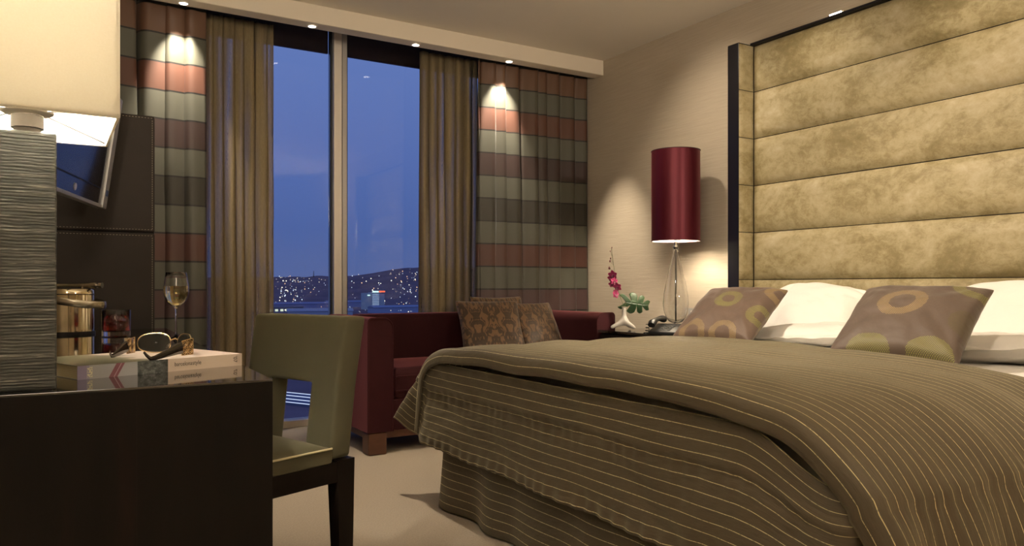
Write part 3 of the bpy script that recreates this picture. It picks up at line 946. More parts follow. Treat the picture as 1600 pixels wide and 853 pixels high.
# ------------------------------------------------------------------ cushions
def cushion(name, w, h, th, m, loc, rot, seed, label, cat, group=None, flange=0, n=34, wr=.006, pinch=.06, sag=0, edge=.003, droop=0):
    hw, hh = w / 2, h / 2
    def f(u, v, sg_):
        a, b = 2 * u - 1, 2 * v - 1
        aa, bb = a, b
        if flange:
            k = 1 + flange / hw
            aa, bb = max(-1, min(1, a * k)), max(-1, min(1, b * (1 + flange / hh)))
        q = max(0, (1 - abs(aa) ** 2.3)) * max(0, (1 - abs(bb) ** 2.3))
        t = th / 2 * q ** .42 if q > 0 else 0
        px = 1 - pinch * (1 - b * b) * abs(a) ** 2.5
        py = 1 - pinch * (1 - a * a) * abs(b) ** 2.5
        x, y = a * hw * px, b * hh * py - droop * abs(a) ** 2.2 * (.4 + .6 * (b + 1) / 2)
        wv = wr * (nz(a * 2.2 + seed, b * 2.2, sg_) + .6 * nz(a * 5 + seed, b * 5 + a * 2, sg_ * 2)) * (.3 + .7 * q ** .3)
        # gathers radiating from the corners
        for ca, cb in ((-1, -1), (1, -1), (1, 1), (-1, 1)):
            da, db = a - ca, b - cb
            r = sqrt(da * da + db * db)
            if r < 1.1:
                wv += wr * .9 * sin(atan2(db, da) * 11 + seed + ca) * r * max(0, 1 - r / 1.1) * 1.4
        z = sg_ * (t + edge) + wv - sag * (a * a)
        if flange and q <= 0:
            z = wv * 2.2 + sg_ * edge + .006 * sin(a * 17 + seed) * sin(b * 13)
        return (x, y, z)
    mb = MB()
    mb.grid(lambda u, v: f(u, v, 1), n, n, uvf=lambda u, v: (u, v))
    mb.grid(lambda u, v: f(u, v, -1), n, n, uvf=lambda u, v: (u, v), flip=True)
    bd = []
    def rim(uvs):
        for (p, q) in zip(uvs, uvs[1:]):
            a0, b0 = [mb.bm.verts.new(f(*p, s)) for s in (1, -1)]
            a1, b1 = [mb.bm.verts.new(f(*q, s)) for s in (1, -1)]
            fc = mb.bm.faces.new((a0, b0, b1, a1))
            for lp, uvq in zip(fc.loops, (p, p, q, q)):
                lp[mb.uv].uv = uvq
    R = [(k / n, 0) for k in range(n + 1)] + [(1, k / n) for k in range(1, n + 1)] + [(1 - k / n, 1) for k in range(1, n + 1)] + [(0, 1 - k / n) for k in range(1, n + 1)]
    rim(R)
    bmesh.ops.remove_doubles(mb.bm, verts=mb.bm.verts[:], dist=.0004)
    o = mb.build(name, m, None, angle=180, sub=1)
    o.location = loc
    o.rotation_euler = rot
    return tag(o, label, cat, group)
def face_rot(normal_xy_angle, tilt):
    """local z (front) towards the compass angle, leaning back by tilt from vertical"""
    # build matrix: front = n, up = v
    n = Vector((cos(normal_xy_angle) * cos(tilt), sin(normal_xy_angle) * cos(tilt), sin(tilt)))
    up = Vector((0, 0, 1)) - n * n.z
    up.normalize()
    x = up.cross(n)
    return Matrix((x, up, n)).transposed().to_euler()
# on the sofa
cushion('damask_cushion', .43, .42, .12, MAT['damask'], (2.455, 4.28, .655), face_rot(radians(-103), radians(33)), 1, 'brown damask cushion in front of the others on the sofa', 'cushion', 'damask sofa cushions', wr=.005)
cushion('damask_cushion', .40, .40, .10, MAT['damask'], (2.60, 4.395, .675), face_rot(radians(-90), radians(24)), 4, 'brown damask cushion mostly hidden behind another on the sofa', 'cushion', 'damask sofa cushions', wr=.005)
cushion('damask_cushion', .36, .37, .11, MAT['damask'], (2.85, 4.34, .650), face_rot(radians(-82), radians(28)), 9, 'brown damask cushion nearest the lamp end of the sofa', 'cushion', 'damask sofa cushions', wr=.005)

# ================================================================== bed
BX0, BX1, BY0, BY1 = 1.46, 3.50, .93, 2.87
YC = (BY0 + BY1) / 2
bed = empty('bed', ((BX0 + BX1) / 2, YC, 0), label='wide double bed with white mattress and striped skirt below the headboard', cat='bed')
def bl(x, y, z): return (x - (BX0 + BX1) / 2, y - YC, z)
MB().box(BX0 + .02 - 2.48, BX1 - 2.48, -.95, .95, .02, .30, r=.02).build('divan_base', MAT['dark_cloth'], bed)
mt = MB().box(BX0 - 2.48, BX1 - 2.48, -.90, .90, .30, .62, r=.15, seg=8)
mt.build('mattress', MAT['cotton'], bed)
# white sheet, softly rumpled over the mattress head half
SHC, SHL = catmull([(0, -.945, .30), (0, -.942, .42), (0, -.925, .50), (0, -.885, .565), (0, -.82, .613), (0, -.68, .640), (0, -.4, .652), (0, 0, .654), (0, .4, .652), (0, .76, .646), (0, .87, .622), (0, .925, .56), (0, .942, .46), (0, .945, .30)], 120)
def sheet_f(u, v):
    c = SHC[int(round(v * 120))]
    x = 2.25 + (BX1 - 2.25) * u
    w = .006 * nz(x * 5, c.y * 4, 1) + .004 * nz(x * 13, c.y * 9, 4)
    return (x - 2.48, c.y, c.z + w)
MB().grid(sheet_f, 40, 120).build('fitted_sheet', MAT['cotton'], bed, angle=180)
# pleated skirt: round the window side, the foot and the near side
path = [(3.45, 2.905), (2.6, 2.905), (1.75, 2.905), (1.50, 2.905), (1.452, 2.895), (1.440, 2.86), (1.440, 2.6), (1.440, 1.9), (1.440, 1.2), (1.440, .95), (1.455, .905), (1.50, .895), (2.0, .895), (3.45, .895)]
SK, SKL = catmull([(*p, 0) for p in path], 300)
def skirt_f(u, v):
    i = min(300, int(round(u * 300)))
    p = SK[i]
    a = SK[max(0, i - 1)]; b = SK[min(300, i + 1)]
    d = (b - a).normalized()
    n = Vector((-d.y, d.x, 0)) * -1
    c = Vector((2.48, YC, 0)) - p
    if n.dot(c) > 0: n = -n
    s = u * SKL
    w = .010 + .020 * v + (.004 + .020 * v) * (sin(s * 19 + 1.5 * nz(s * 2)) * .6 + nz(s * 5, 2, 0) * 1.0)
    q = p + n * w
    z = .335 - .327 * v
    return (q.x - 2.48, q.y - YC, z)
MB().grid(skirt_f, 300, 12, uvf=lambda u, v: (u * SKL, v * .327)).build('bed_skirt', MAT['spread'], bed, angle=180, solid=.003)

# ------------------------------------------------------------------ bedspread hanging at the foot (lower layer)
lp = [(2.35, 3.00), (1.9, 3.0), (1.60, 2.99), (1.46, 2.985), (1.405, 2.975), (1.392, 2.95), (1.392, 2.90), (1.392, 2.5), (1.392, 1.9), (1.392, 1.3), (1.392, 1.02), (1.397, .985), (1.42, .955), (1.50, .945), (1.62, .945)]
hp = [(2.35, 3.04), (1.9, 3.06), (1.60, 3.09), (1.40, 3.15), (1.325, 3.185), (1.372, 3.05), (1.360, 2.945), (1.356, 2.5), (1.352, 1.9), (1.350, 1.3), (1.348, 1.03), (1.352, .985), (1.39, .945), (1.50, .930), (1.62, .93)]
NL = 320
def by_index(pts, n):
    """points spaced evenly in control index, so both outlines stay matched"""
    P = [Vector((*p, 0)) for p in pts]
    m = len(P) - 1
    out = []
    for k in range(n + 1):
        t = m * k / n
        i = min(m - 1, int(t)); f = t - i
        p0 = P[max(0, i - 1)]; p1 = P[i]; p2 = P[i + 1]; p3 = P[min(m, i + 2)]
        # centripetal-ish blend kept tight
        t1 = (p2 - p0) * .5; t2 = (p3 - p1) * .5
        l = (p2 - p1).length
        if t1.length > l: t1 = t1.normalized() * l
        if t2.length > l: t2 = t2.normalized() * l
        h = f * f * (3 - 2 * f)
        out.append(p1 * (2 * f ** 3 - 3 * f * f + 1) + t1 * (f ** 3 - 2 * f * f + f) + p2 * (-2 * f ** 3 + 3 * f * f) + t2 * (f ** 3 - f * f))
    return out
# even spacing along the foot by densifying controls
def densify(A, B, step=.05):
    a2, b2 = [], []
    for i in range(len(A) - 1):
        m = max(1, int((Vector(A[i]) - Vector(A[i + 1])).length / step))
        for k in range(m):
            a2.append(tuple(Vector(A[i]).lerp(Vector(A[i + 1]), k / m)))
            b2.append(tuple(Vector(B[i]).lerp(Vector(B[i + 1]), k / m)))
    return a2 + [A[-1]], b2 + [B[-1]]
lp2, hp2 = densify(lp, hp)
LT, LH = by_index(lp2, NL), by_index(hp2, NL)
cumL = [0]
for a, b in zip(LT, LT[1:]):
    cumL.append(cumL[-1] + (b - a).length)
ZT, ZH = .610, .262
def spread_f(u, v):
    i = int(round(u * NL))
    s = cumL[i]
    k = v
    # slight belly: leaves the mattress edge, hangs straight
    p = LT[i].lerp(LH[i], k ** .9)
    d = (LT[min(NL, i + 1)] - LT[max(0, i - 1)]).normalized()
    n = Vector((d.y, -d.x, 0))
    if n.dot(Vector((2.48, YC, 0)) - LT[i]) > 0: n = -n
    w = .006 * nz(s * 3 + v * 2.4, v * 2.0, 7) + .019 * v * nz(s * 3.2 - v * 1.8, v, 3) + .006 * nz(s * 9 - v * 5, v * 3, 5)
    w += .010 * v * max(0, sin((s * 1.0 + v * .30) * 14 + 2.2 * nz(s * 2.0, v, 9))) * smooth01((s - 2.1) / .7)
    w += .0035 * smooth01((v - .80) / .2) * sin(s * 95 + 4 * nz(s * 6))
    w += .009 * smooth01((.36 - v) / .05) + .0022 * smooth01((v - .30) / .06) * math.exp(-max(0, v - .36) / .12) * sin(s * 105 + 5 * nz(s * 7))
    q = p + n * w
    zh = ZH
    # the corner by the window hangs in a pointed ear
    e = math.exp(-((LH[i].x - 1.325) ** 2 + (LH[i].y - 3.185) ** 2) / .006)
    zh += .055 * e
    if LT[i].y > 2.93:
        zh += .02
    zt = ZT - .10 * smooth01((1.25 - LT[i].y) / .28)
    z = zt + (zh - zt) * v + .010 * nz(s * 4, 1, 1) * v
    return (q.x, q.y, z)
o = MB().grid(spread_f, NL, 34, uvf=lambda u, v: (cumL[int(round(u * NL))], v * .372)).build('bedspread', MAT['spread'], None, angle=180, solid=.004)
tag(o, 'olive bedspread with gold pinstripes hanging in a drop at the bed foot', 'bedspread')

# ------------------------------------------------------------------ coverlet over the bed top (upper layer)
cross = [(3.075, .30), (3.06, .42), (3.035, .54), (2.985, .605), (2.91, .652), (2.78, .681), (2.5, .695), (1.9, .700), (1.45, .693), (1.22, .673), (1.08, .645), (.980, .585), (.908, .500), (.862, .38), (.830, .22), (.805, .05)]
NC = 220
CS, CL = catmull([(0, y, z) for y, z in cross], NC)
X_HEAD, X_FOOT, RC, LIP = 2.60, 1.400, .036, .028
TL = (X_HEAD - X_FOOT) + RC * pi / 2 + LIP
def cover_f(u, v):
    i = int(round(u * NC))
    c = CS[i]
    d = (CS[min(NC, i + 1)] - CS[max(0, i - 1)]).normalized()
    n = Vector((0, d.z, -d.y))
    t = v * TL
    side = smooth01((.60 - c.z) / .35) * (1 if c.y < 1.9 else .4)
    if t < X_HEAD - X_FOOT:
        x, off, bend = X_HEAD - t, 0, 0
    else:
        a = min(pi / 2, (t - (X_HEAD - X_FOOT)) / RC)
        x = X_FOOT - RC * sin(a)
        off = -RC * (1 - cos(a)) - max(0, t - (X_HEAD - X_FOOT) - RC * pi / 2)
        bend = a / (pi / 2)
    s = u * CL
    w = .005 * nz(x * 3.5, s * 2.5, 2) + .004 * nz(x * 8, s * 5, 6)
    # shallow ridges running across the bed top
    w += .0045 * sin(x * 21 + 2.5 * nz(s * 1.2, x * .7, 3)) * smooth01(1 - side * 2)
    # loose folds on the near side, widening towards the hem
    w += side * (.020 * sin(x * 24 + 2.0 * nz(s * 1.4, x * 1.2, 8)) + .014 * nz(x * 6, s * 1.6, 1))
    zs = .47 + .02 * nz(x * 4, 3, 1)
    if c.y < 1.5:
        w += .008 * smooth01((1.5 - c.y) / .4) * smooth01((c.z - zs) / .03) + .0030 * math.exp(-abs(c.z - zs) / .045) * sin(x * 100 + 5 * nz(x * 7))
    if bend > .3 and c.y > 1.0:
        w += .006 * nz(s * 5, 0, 4) * bend
    near = smooth01((1.02 - c.y) / .15)
    x2 = x + .05 * side * (v ** 3) * near - .02 * near * smooth01((.5 - c.z) / .4) * (1 - v)
    # the head edge runs a little slantwise, closer to the foot on the near side
    x2 -= (1 - v) ** 3 * .16 * smooth01((2.5 - c.y) / 1.6)
    p = c + n * (w + off)
    return (x2, p.y, p.z)
o = MB().grid(cover_f, NC, 120, uvf=lambda u, v: (u * CL, v * TL)).build('coverlet', MAT['spread'], None, angle=180, solid=.006)
tag(o, 'olive coverlet with gold pinstripes spread over the bed top and its near side', 'coverlet')

# ------------------------------------------------------------------ pillows and cushions on the bed
cushion('pillow', .74, .50, .22, MAT['cotton'], (3.27, 2.53, .775), face_rot(radians(174), radians(50)), 2, 'plump white pillow leaning on the headboard behind the cushion with green and gold rings', 'pillow', 'white bed pillows', flange=.045, wr=.014, pinch=.03, droop=.10)
cushion('pillow', .78, .50, .22, MAT['cotton'], (3.22, 1.50, .785), face_rot(radians(184), radians(50)), 6, 'plump white pillow leaning on the headboard behind the cushion with the two green discs', 'pillow', 'white bed pillows', flange=.045, wr=.014, pinch=.03, droop=.10)
cushion('pillow', .72, .46, .11, MAT['cotton'], (3.06, 2.28, .700), (0, radians(4), radians(86)), 12, 'flat white pillow lying under the leaning one nearer the lamp', 'pillow', 'white bed pillows', flange=.04, wr=.010, pinch=.03)
cushion('pillow', .72, .46, .11, MAT['cotton'], (3.02, 1.46, .700), (0, radians(4), radians(94)), 15, 'flat white pillow lying under the leaning one farther from the lamp', 'pillow', 'white bed pillows', flange=.04, wr=.010, pinch=.03)
cushion('ring_cushion', .42, .40, .13, MAT['ring_a'], (2.73, 2.52, .795), face_rot(radians(190), radians(55)), 21, 'brown silk cushion with green and gold rings, nearer the table lamp', 'cushion', 'brown silk bed cushions', wr=.008)
cushion('ring_cushion', .44, .42, .14, MAT['ring_b'], (2.60, 1.57, .795), face_rot(radians(190), radians(55)), 25, 'brown silk cushion with a gold ring and two green dotted discs', 'cushion', 'brown silk bed cushions', wr=.008)

# ================================================================== headboard
hb = empty('headboard', (3.60, YC, 0), label='tall headboard of olive gold crushed velvet panels in a black frame', cat='headboard')
HY = 3.084 - YC
PX = -.055
MB().box(-.18, -.001, HY, HY + .084, 0, 2.342, r=.004, seg=2).build('side_post', MAT['black_lacquer'], hb)
MB().box(-.18, -.001, -HY - .084, -HY, 0, 2.342, r=.004, seg=2).build('side_post', MAT['black_lacquer'], hb)
MB().box(-.085, -.001, -HY, HY, 2.337, 2.350, r=.002, seg=1).build('top_rail', MAT['black_lacquer'], hb)
MB().box(PX + .004, -.001, -HY, HY, 0, 2.337).build('back_board', MAT['dark_wood'], hb)
seams = [.14, .415, .690, .966, 1.2415, 1.517, 1.7925, 2.068, 2.337]
for z0, z1 in zip(seams, seams[1:]):
    def pf(u, v, z0=z0, z1=z1):
        y = -HY + .003 + (2 * HY - .006) * u
        b = (1 - abs(2 * v - 1) ** 3.2) ** .6 * (1 - abs(2 * u - 1) ** 60)
        b *= .030 + .007 * nz(y * 2.2, z0 * 9, 2) + .004 * nz(y * 7, z0 * 9 + v * 2, 3)
        z = z0 + .002 + (z1 - z0 - .004) * v + .004 * nz(y * 1.8, z0 * 5) * (1 if 0 < v < 1 else .3)
        return (PX + .004 - .001 - b, y, z)
    MB().grid(pf, 120, 14).build('velvet_panel', MAT['gold_velvet'], hb, angle=180)
    for sg_ in (1, -1):
        def rf(u, v, z0=z0, z1=z1, sg_=sg_):
            b = .012 * (1 - abs(2 * v - 1) ** 4) ** .6 * (1 - abs(2 * u - 1) ** 6)
            return (-.178 + .121 * u, sg_ * (HY - .001 - b), z0 + .002 + (z1 - z0 - .004) * v)
        MB().grid(rf, 8, 12).build('return_panel', MAT['gold_velvet'], hb, angle=180)
# bright highlight on the top edge, built as a slim glowing strip
pl = empty('headboard_light', (3.555, 2.52, 2.350), label='slim bright metal fitting on the top edge of the headboard', cat='light')
MB().box(-.035, .02, -.045, .045, 0, .010, r=.003, seg=2).build('housing', MAT['chrome'], pl)
MB().box(-.037, -.034, -.035, .035, .002, .008).build('lit_strip', MAT['downlight'], pl)

# ================================================================== nightstand
ns = empty('nightstand', (3.32, 3.595, 0), label='low dark nightstand with glossy top between headboard and drape', cat='nightstand')
MB().box(-.27, .27, -.335, .335, .628, .645, r=.002, seg=1).build('top', MAT['desk_top'], ns)
MB().box(-.25, .26, -.325, .325, .06, .628, r=.003, seg=1).build('body', MAT['desk'], ns)
for z0, z1 in ((.08, .34), (.35, .615)):
    d = MB().box(-.268, -.250, -.315, .315, z0, z1, r=.002, seg=1).build('drawer', MAT['desk'], ns)
    MB().tube([(-.268, -.06, z1 - .05), (-.285, -.06, z1 - .05), (-.285, .06, z1 - .05), (-.268, .06, z1 - .05)], .005, 8).build('handle', MAT['chrome'], d)
MB().box(-.23, .24, -.30, .30, 0, .06).build('plinth', MAT['dark_wood'], ns)

# table lamp
tl = empty('table_lamp', (3.30, 3.475, .645), label='clear glass teardrop lamp with tall burgundy satin cylinder shade', cat='lamp')
MB().lathe([(0, 0), (.050, 0), (.050, .012), (.020, .020), (.014, .055), (0, .055)], 32).build('foot', MAT['chrome'], tl)
go_ = [(0, .056), (.020, .0565), (.042, .066), (.061, .092), (.074, .132), (.079, .175), (.074, .235), (.060, .310), (.042, .385), (.027, .440), (.018, .490), (.016, .520)]
gi_ = [(r - .0035 if r > .01 else 0, z + (.005 if z < .08 else 0)) for r, z in go_][::-1]
MB().lathe(go_ + gi_, 48).build('glass_body', MAT['glass'], tl, angle=180)
MB().tube([(0, 0, .062), (0, 0, .60)], .0055, 12).build('rod', MAT['nickel'], tl)
MB().lathe([(0, .521), (.019, .521), (.019, .530), (.010, .532), (.010, .575), (0, .575)], 24).build('cap', MAT['chrome'], tl)
s0, s1, r = .560, 1.112, .1475
sh2 = MB().lathe([(r, s0), (r, s1)], 64).build('lamp_shade', MAT['satin'], tl, angle=180)
MB().lathe([(r - .002, s0), (r - .002, s1)], 64).build('shade_lining', MAT['shade_lining'], sh2, angle=180)
for z in (s0, s1):
    MB().tube([(r * cos(2 * pi * k / 48), r * sin(2 * pi * k / 48), z) for k in range(48)], .0028, 6, closed=True).build('shade_trim', MAT['shade_trim'], sh2)
MB().lathe([(0, s1 - .02), (r - .004, s1 - .02), (r - .004, s1 - .017), (0, s1 - .017)], 48).build('top_diffuser', MAT['shade_lining'], sh2)  # unseen disk added to stop the bulb lighting the ceiling
sp = MB()
for k in range(3):
    a = 2 * pi * k / 3 + .4
    sp.tube([(.008 * cos(a), .008 * sin(a), .572), ((r - .003) * cos(a), (r - .003) * sin(a), s0 + .002)], .0012, 6)
sp.build('shade_spider', MAT['chrome'], tl)
MB().lathe([(0, .60), (.013, .60), (.013, .64), (.028, .68), (.030, .70), (.024, .72), (0, .735)], 20).build('bulb', MAT['bulb2'], tl)

# telephone
ph = empty('telephone', (3.135, 3.375, .645), radians(-62), label='black desk telephone with corded handset beside the table lamp', cat='telephone')
wedge = [(-.095, 0), (.095, 0), (.095, .055), (.075, .058), (-.095, .018)]
TOX = Matrix(((0, 0, 1, 0), (1, 0, 0, 0), (0, 1, 0, 0), (0, 0, 0, 1)))   # (y, z, x)
MB().prism(wedge, -.085, .085, M=TOX, r=.005, seg=2).build('base', MAT['black_plastic'], ph)
ky = MB()
slope = atan2(.040, .170)
for i in range(3):
    for j in range(4):
        x = -.02 + i * .027; y = -.060 + j * .030
        z = .018 + (y + .095) * .040 / .170
        k = MB().box(-.009, .009, -.008, .008, 0, .004, r=.0015, seg=1, M=Matrix.Translation((x, y, z)) @ Matrix.Rotation(slope, 4, 'X'))
        k.build('key', MAT['grey_plastic'], ph)
hz = [(-.058, -.105, .055), (-.058, -.085, .068), (-.058, -.045, .080), (-.058, 0, .086), (-.058, .045, .090), (-.058, .085, .086), (-.058, .105, .078)]
hs = MB().tube(hz, [.018, .021, .014, .012, .014, .021, .018], 14, flat=((0, 0, 1), 1.25))
hs = hs.build('handset', MAT['black_plastic'], ph)
cd = [(-.058 - .012 * cos(k * .9) - .02, -.11 - k * .0008, .008 + .006 * sin(k * .9) + .05 * max(0, 1 - k / 20)) for k in range(60)]
MB().tube(cd, .0022, 6).build('coiled_cord', MAT['black_plastic'], ph)
# notepad
tag(MB().box(-.05, .05, -.075, .075, 0, .008, r=.001, seg=1).build('notepad', MAT['white_paper'], None, smooth=False), 'small white notepad beside the telephone on the nightstand', 'notepad')
npad = bpy.data.objects['notepad']; npad.location = (3.12, 3.29, .645); npad.rotation_euler = (0, 0, radians(-50))
npad.scale = (.5, .45, 1)

# wall switch
ws = empty('switch_plate', (3.60, 3.625, .742), label='brushed metal switch plate on the wall between lamp and headboard', cat='switch')
MB().box(-.008, -.0005, -.042, .042, -.042, .042, r=.002, seg=2).build('plate', MAT['silver_plastic'], ws)
MB().box(-.012, -.008, -.016, .016, -.026, .026, r=.0015, seg=2).build('rocker', MAT['white_metal'], ws)

# ================================================================== orchid vase
vs = empty('vase', (3.20, 3.846, .645), label='white three-footed vase on the nightstand', cat='vase')
def skinned(name, verts, edges, radii, m, parent, sub=2):
    me = bpy.data.meshes.new(name)
    me.from_pydata(verts, edges, [])
    o = bpy.data.objects.new(name, me)
    COL.objects.link(o)
    o.parent = parent
    sk = o.modifiers.new('skin', 'SKIN')
    for i, r in enumerate(radii):
        me.skin_vertices[0].data[i].radius = (r, r)
    me.skin_vertices[0].data[0].use_root = True
    ss = o.modifiers.new('sub', 'SUBSURF'); ss.levels = ss.render_levels = sub
    dg = bpy.context.evaluated_depsgraph_get()
    m2 = bpy.data.meshes.new_from_object(o.evaluated_get(dg))
    o.modifiers.clear()
    o.data = m2
    bpy.data.meshes.remove(me)
    m2.name = name
    for p in m2.polygons: p.use_smooth = True
    m2.materials.clear(); m2.materials.append(m)
    return o
V = [(0, 0, .055), (0, 0, .085), (0, 0, .12), (0, 0, .146)]
E = [(0, 1), (1, 2), (2, 3)]
Rr = [.021, .016, .0145, .0155]
for k, (ax, ay) in enumerate(((-.9, -.15), (.55, .8), (.62, -.72))):
    d = Vector((0, 0, 0)) + Rv * ax + Fv * ay
    b = len(V)
    V += [tuple(d * .050 + Vector((0, 0, .034))), tuple(d * .098 + Vector((0, 0, .013)))]
    E += [(0, b), (b, b + 1)]
    Rr += [.0155, .0115]
skinned('vase_body', V, E, Rr, MAT['porcelain'], vs)
mb = MB(); mb.lathe([(.0125, .142), (.0165, .148), (.0165, .150), (.013, .150)], 20)
mb.build('rim', MAT['porcelain'], vs)
# orchid spray, standing in the vase
oc = empty('orchid_spray', (3.20, 3.846, .79), label='tall spray of magenta orchids standing in the white vase', cat='flower')
PXS = .00416
def at_(dx, dy, f=0):   # lateral and vertical metres from the vase mouth
    return Rv * dx + Fv * f + Vector((0, 0, dy))
stem = [at_(0, -.03), at_(-.002, .01), at_(-.020, .055, .0), at_(-.040, .115), at_(-.055, .19), at_(-.066, .26), at_(-.078, .345), at_(-.082, .385)]
st_, _ = catmull(stem, 30)
MB().tube(st_, [.0024 - .0012 * k / 30 for k in range(31)], 8).build('stem', MAT['stem'], oc)
def petal_bm(mb, c, dirv, nrm, L, Wd, cup=.2):
    dirv = dirv.normalized(); sd = dirv.cross(nrm).normalized(); up = sd.cross(dirv).normalized()
    def f(u, v):
        t = u; s = 2 * v - 1
        w = Wd * sin(pi * min(1, t * .92 + .06)) ** .75
        return c + dirv * (L * t) + sd * (w * s) + up * (cup * L * (t * t) * -.5 + cup * .6 * Wd * s * s)
    mb.grid(f, 8, 6)
rnd = random.Random(4)
for i, (dx, dy, f, sz) in enumerate(((-.074, .212, -.012, .030), (-.083, .190, .006, .024), (-.066, .170, -.010, .026), (-.078, .150, .008, .022), (-.044, .135, -.014, .028), (-.056, .085, -.006, .024), (-.050, .105, .012, .020))):
    c = at_(dx, dy, f)
    j = min(30, max(4, int(30 * (dy + .02) / .42)))
    fl = MB()
    out = (-Fv + Rv * rnd.uniform(-.7, .5) + Vector((0, 0, rnd.uniform(-.5, .1)))).normalized()
    ux = out.cross(Vector((0, 0, 1))).normalized(); uz = ux.cross(out).normalized()
    a0 = rnd.uniform(-.3, .3)
    for k in range(5):
        a = a0 + pi / 2 + 2 * pi * k / 5
        petal_bm(fl, c, ux * cos(a) + uz * sin(a) + out * .15, out, sz * (1 if k % 2 else 1.1), sz * .45)
    o = fl.build('blossom', MAT['petal'], oc, angle=180, solid=.0006)
    lp_ = MB(); petal_bm(lp_, c + out * .002, out * .7 - uz * .8, uz, sz * .75, sz * .35, .5)
    lp_.build('lip', MAT['lip'], o, angle=180, solid=.0006)
    MB().tube([st_[j], st_[j].lerp(c, .5) + Vector((0, 0, .004)), c], .0009, 6).build('flower_stalk', MAT['stem'], oc)
for dx, dy, L in ((-.096, .255, .020), (-.092, .300, .016), (-.088, .318, .012), (-.090, .365, .010), (-.080, .388, .010)):
    b = at_(dx, dy)
    MB().ball(b, L * .5, 2, (.7, .7, 1.0)).build('bud', MAT['petal2'], oc)
    j = min(30, max(4, int(30 * (dy + .01) / .42)))
    MB().tube([st_[j], b], .0008, 6).build('flower_stalk', MAT['stem'], oc)
# monstera leaf
ml = empty('monstera_leaf', (3.20, 3.846, .79), label='split green monstera leaf standing in the white vase', cat='leaf')
MB().tube([at_(.003, -.03), at_(.004, .008), at_(.012, .030, -.006)], .003, 8).build('stalk', MAT['stem'], ml)
def monstera():
    """split leaf: lobes on both sides of a midrib, each lobe a tapered strip"""
    base, tip = Vector((.012, .034)), Vector((.158, .012))
    mb = MB()
    ax = (tip - base); Lm = ax.length; ax.normalize()
    sd = Vector((-ax.y, ax.x))
    def put(p):
        q = base + ax * p.x + sd * p.y
        z = -.020 * (abs(p.y) / .07) ** 1.6 - .018 * (p.x / Lm) ** 2
        return at_(q.x, q.y, -.006 - z * .9 + .16 * q.x * -.3)
    def lobe(x0, x1, ex0, ex1, ey, w0=.0):
        pts_in = [(x0, w0), (x1, w0)]
        def f(u, v):
            a = x0 + (x1 - x0) * u
            e = ex0 + (ex1 - ex0) * u
            k = v
            xx = a + (e - a) * k ** 1.15
            yy = ey * k * (1 - .22 * abs(2 * u - 1) ** 2 * k)
            return put(Vector((xx, yy)))
        mb.grid(f, 6, 8)
    # (midrib from, to, edge from, to, edge height)
    for sgn in (1, -1):
        lobe(-.004, .042, -.050, -.004, sgn * .050)
        lobe(.034, .074, .012, .066, sgn * .070)
        lobe(.072, .108, .080, .118, sgn * .060)
        lobe(.104, Lm, .126, Lm + .010, sgn * .034)
    def mid(u, v):
        return put(Vector((-.004 + (Lm + .006) * u, (2 * v - 1) * .017 * sin(pi * min(1, u * .9 + .12)) ** .5)))
    mb.grid(mid, 16, 4)
    return mb
monstera().build('blade', MAT['leaf'], ml, angle=180, solid=.0008)

# ================================================================== the city outside
t = NT('dusk_ground'); v = t.tc(); a = t.noise(v, .006, 5, .6); b = t.noise(v, .05, 3)
t.set(color=t.mix(t.math('MULTIPLY_ADD', b, .4, t.math('MULTIPLY', a, .7)), (.10, .06, .07), (.42, .30, .30)), rough=1, spec=0); MAT['ground'] = t.m
GZ = -30.0
def terr(x, y):
    d = sqrt(x * x + y * y)
    a = x / max(1, y)
    k = smooth01((d - 1300) / 1700)
    hill = 34 + 36 * smooth01((a - .33) / .11) + 7 * nz(a * 14, 2) + 3.5 * nz(a * 60, 5)
    far = GZ + (hill + 30) * k
    return far + 2.0 * nz(x * .004, y * .004) * smooth01((d - 300) / 500)
def ground_f(u, v):
    a = -.15 + .85 * u
    d = 12 * (3600 / 12) ** v
    y = d / sqrt(1 + a * a); x = a * y
    return (x, y, terr(x, y))
gd = MB().grid(ground_f, 110, 110).build('city_ground', MAT['ground'], None, angle=180)
gd['kind'] = 'structure'
# tall office block
ob = empty('office_block', (365, 949, GZ), radians(-4), label='pale office block with red and white roof signs in the far city', cat='building')
MAT['tower'] = simple('pale_concrete', (.62, .66, .62), .8)
MAT['tower_win'] = simple('lit_office_window', (.2, .25, .3), .3, emis=(.30, .42, .62), emis_s=.55)
MAT['sign_red'] = simple('red_sign', (.6, .05, .02), .5, emis=(1, .16, .07), emis_s=.9)
MAT['sign_white'] = simple('white_sign', (.7, .9, .8), .5, emis=(.62, .95, .85), emis_s=1.0)
H = 22.2
MB().box(-13.5, -4.0, -8, 8, 0, H - .8).build('side_wing', MAT['tower'], ob)
MB().box(-4.0, 6.0, -9, 8, 0, H).build('tower', MAT['tower'], ob)
MB().box(6.0, 13.5, -7, 8, 0, H - 1.8).build('side_wing', MAT['tower'], ob)
for k in range(9):
    z = 1.4 + k * 2.2
    MB().box(-3.4, 5.4, -9.25, -8.9, z, z + 1.0).build('window_band', MAT['tower_win'], ob, smooth=False)
MB().box(-3.4, 5.0, -9.4, -8.9, H + .2, H + 2.0).build('roof_sign', MAT['sign_white'], ob, smooth=False)
MB().box(5.4, 13.6, -9.4, -8.9, H + .2, H + 2.2).build('roof_sign', MAT['sign_red'], ob, smooth=False)
MB().box(-9.6, -6.2, -8.4, -7.9, H - 4.2, H - 3.0).build('roof_sign', MAT['sign_white'], ob, smooth=False)
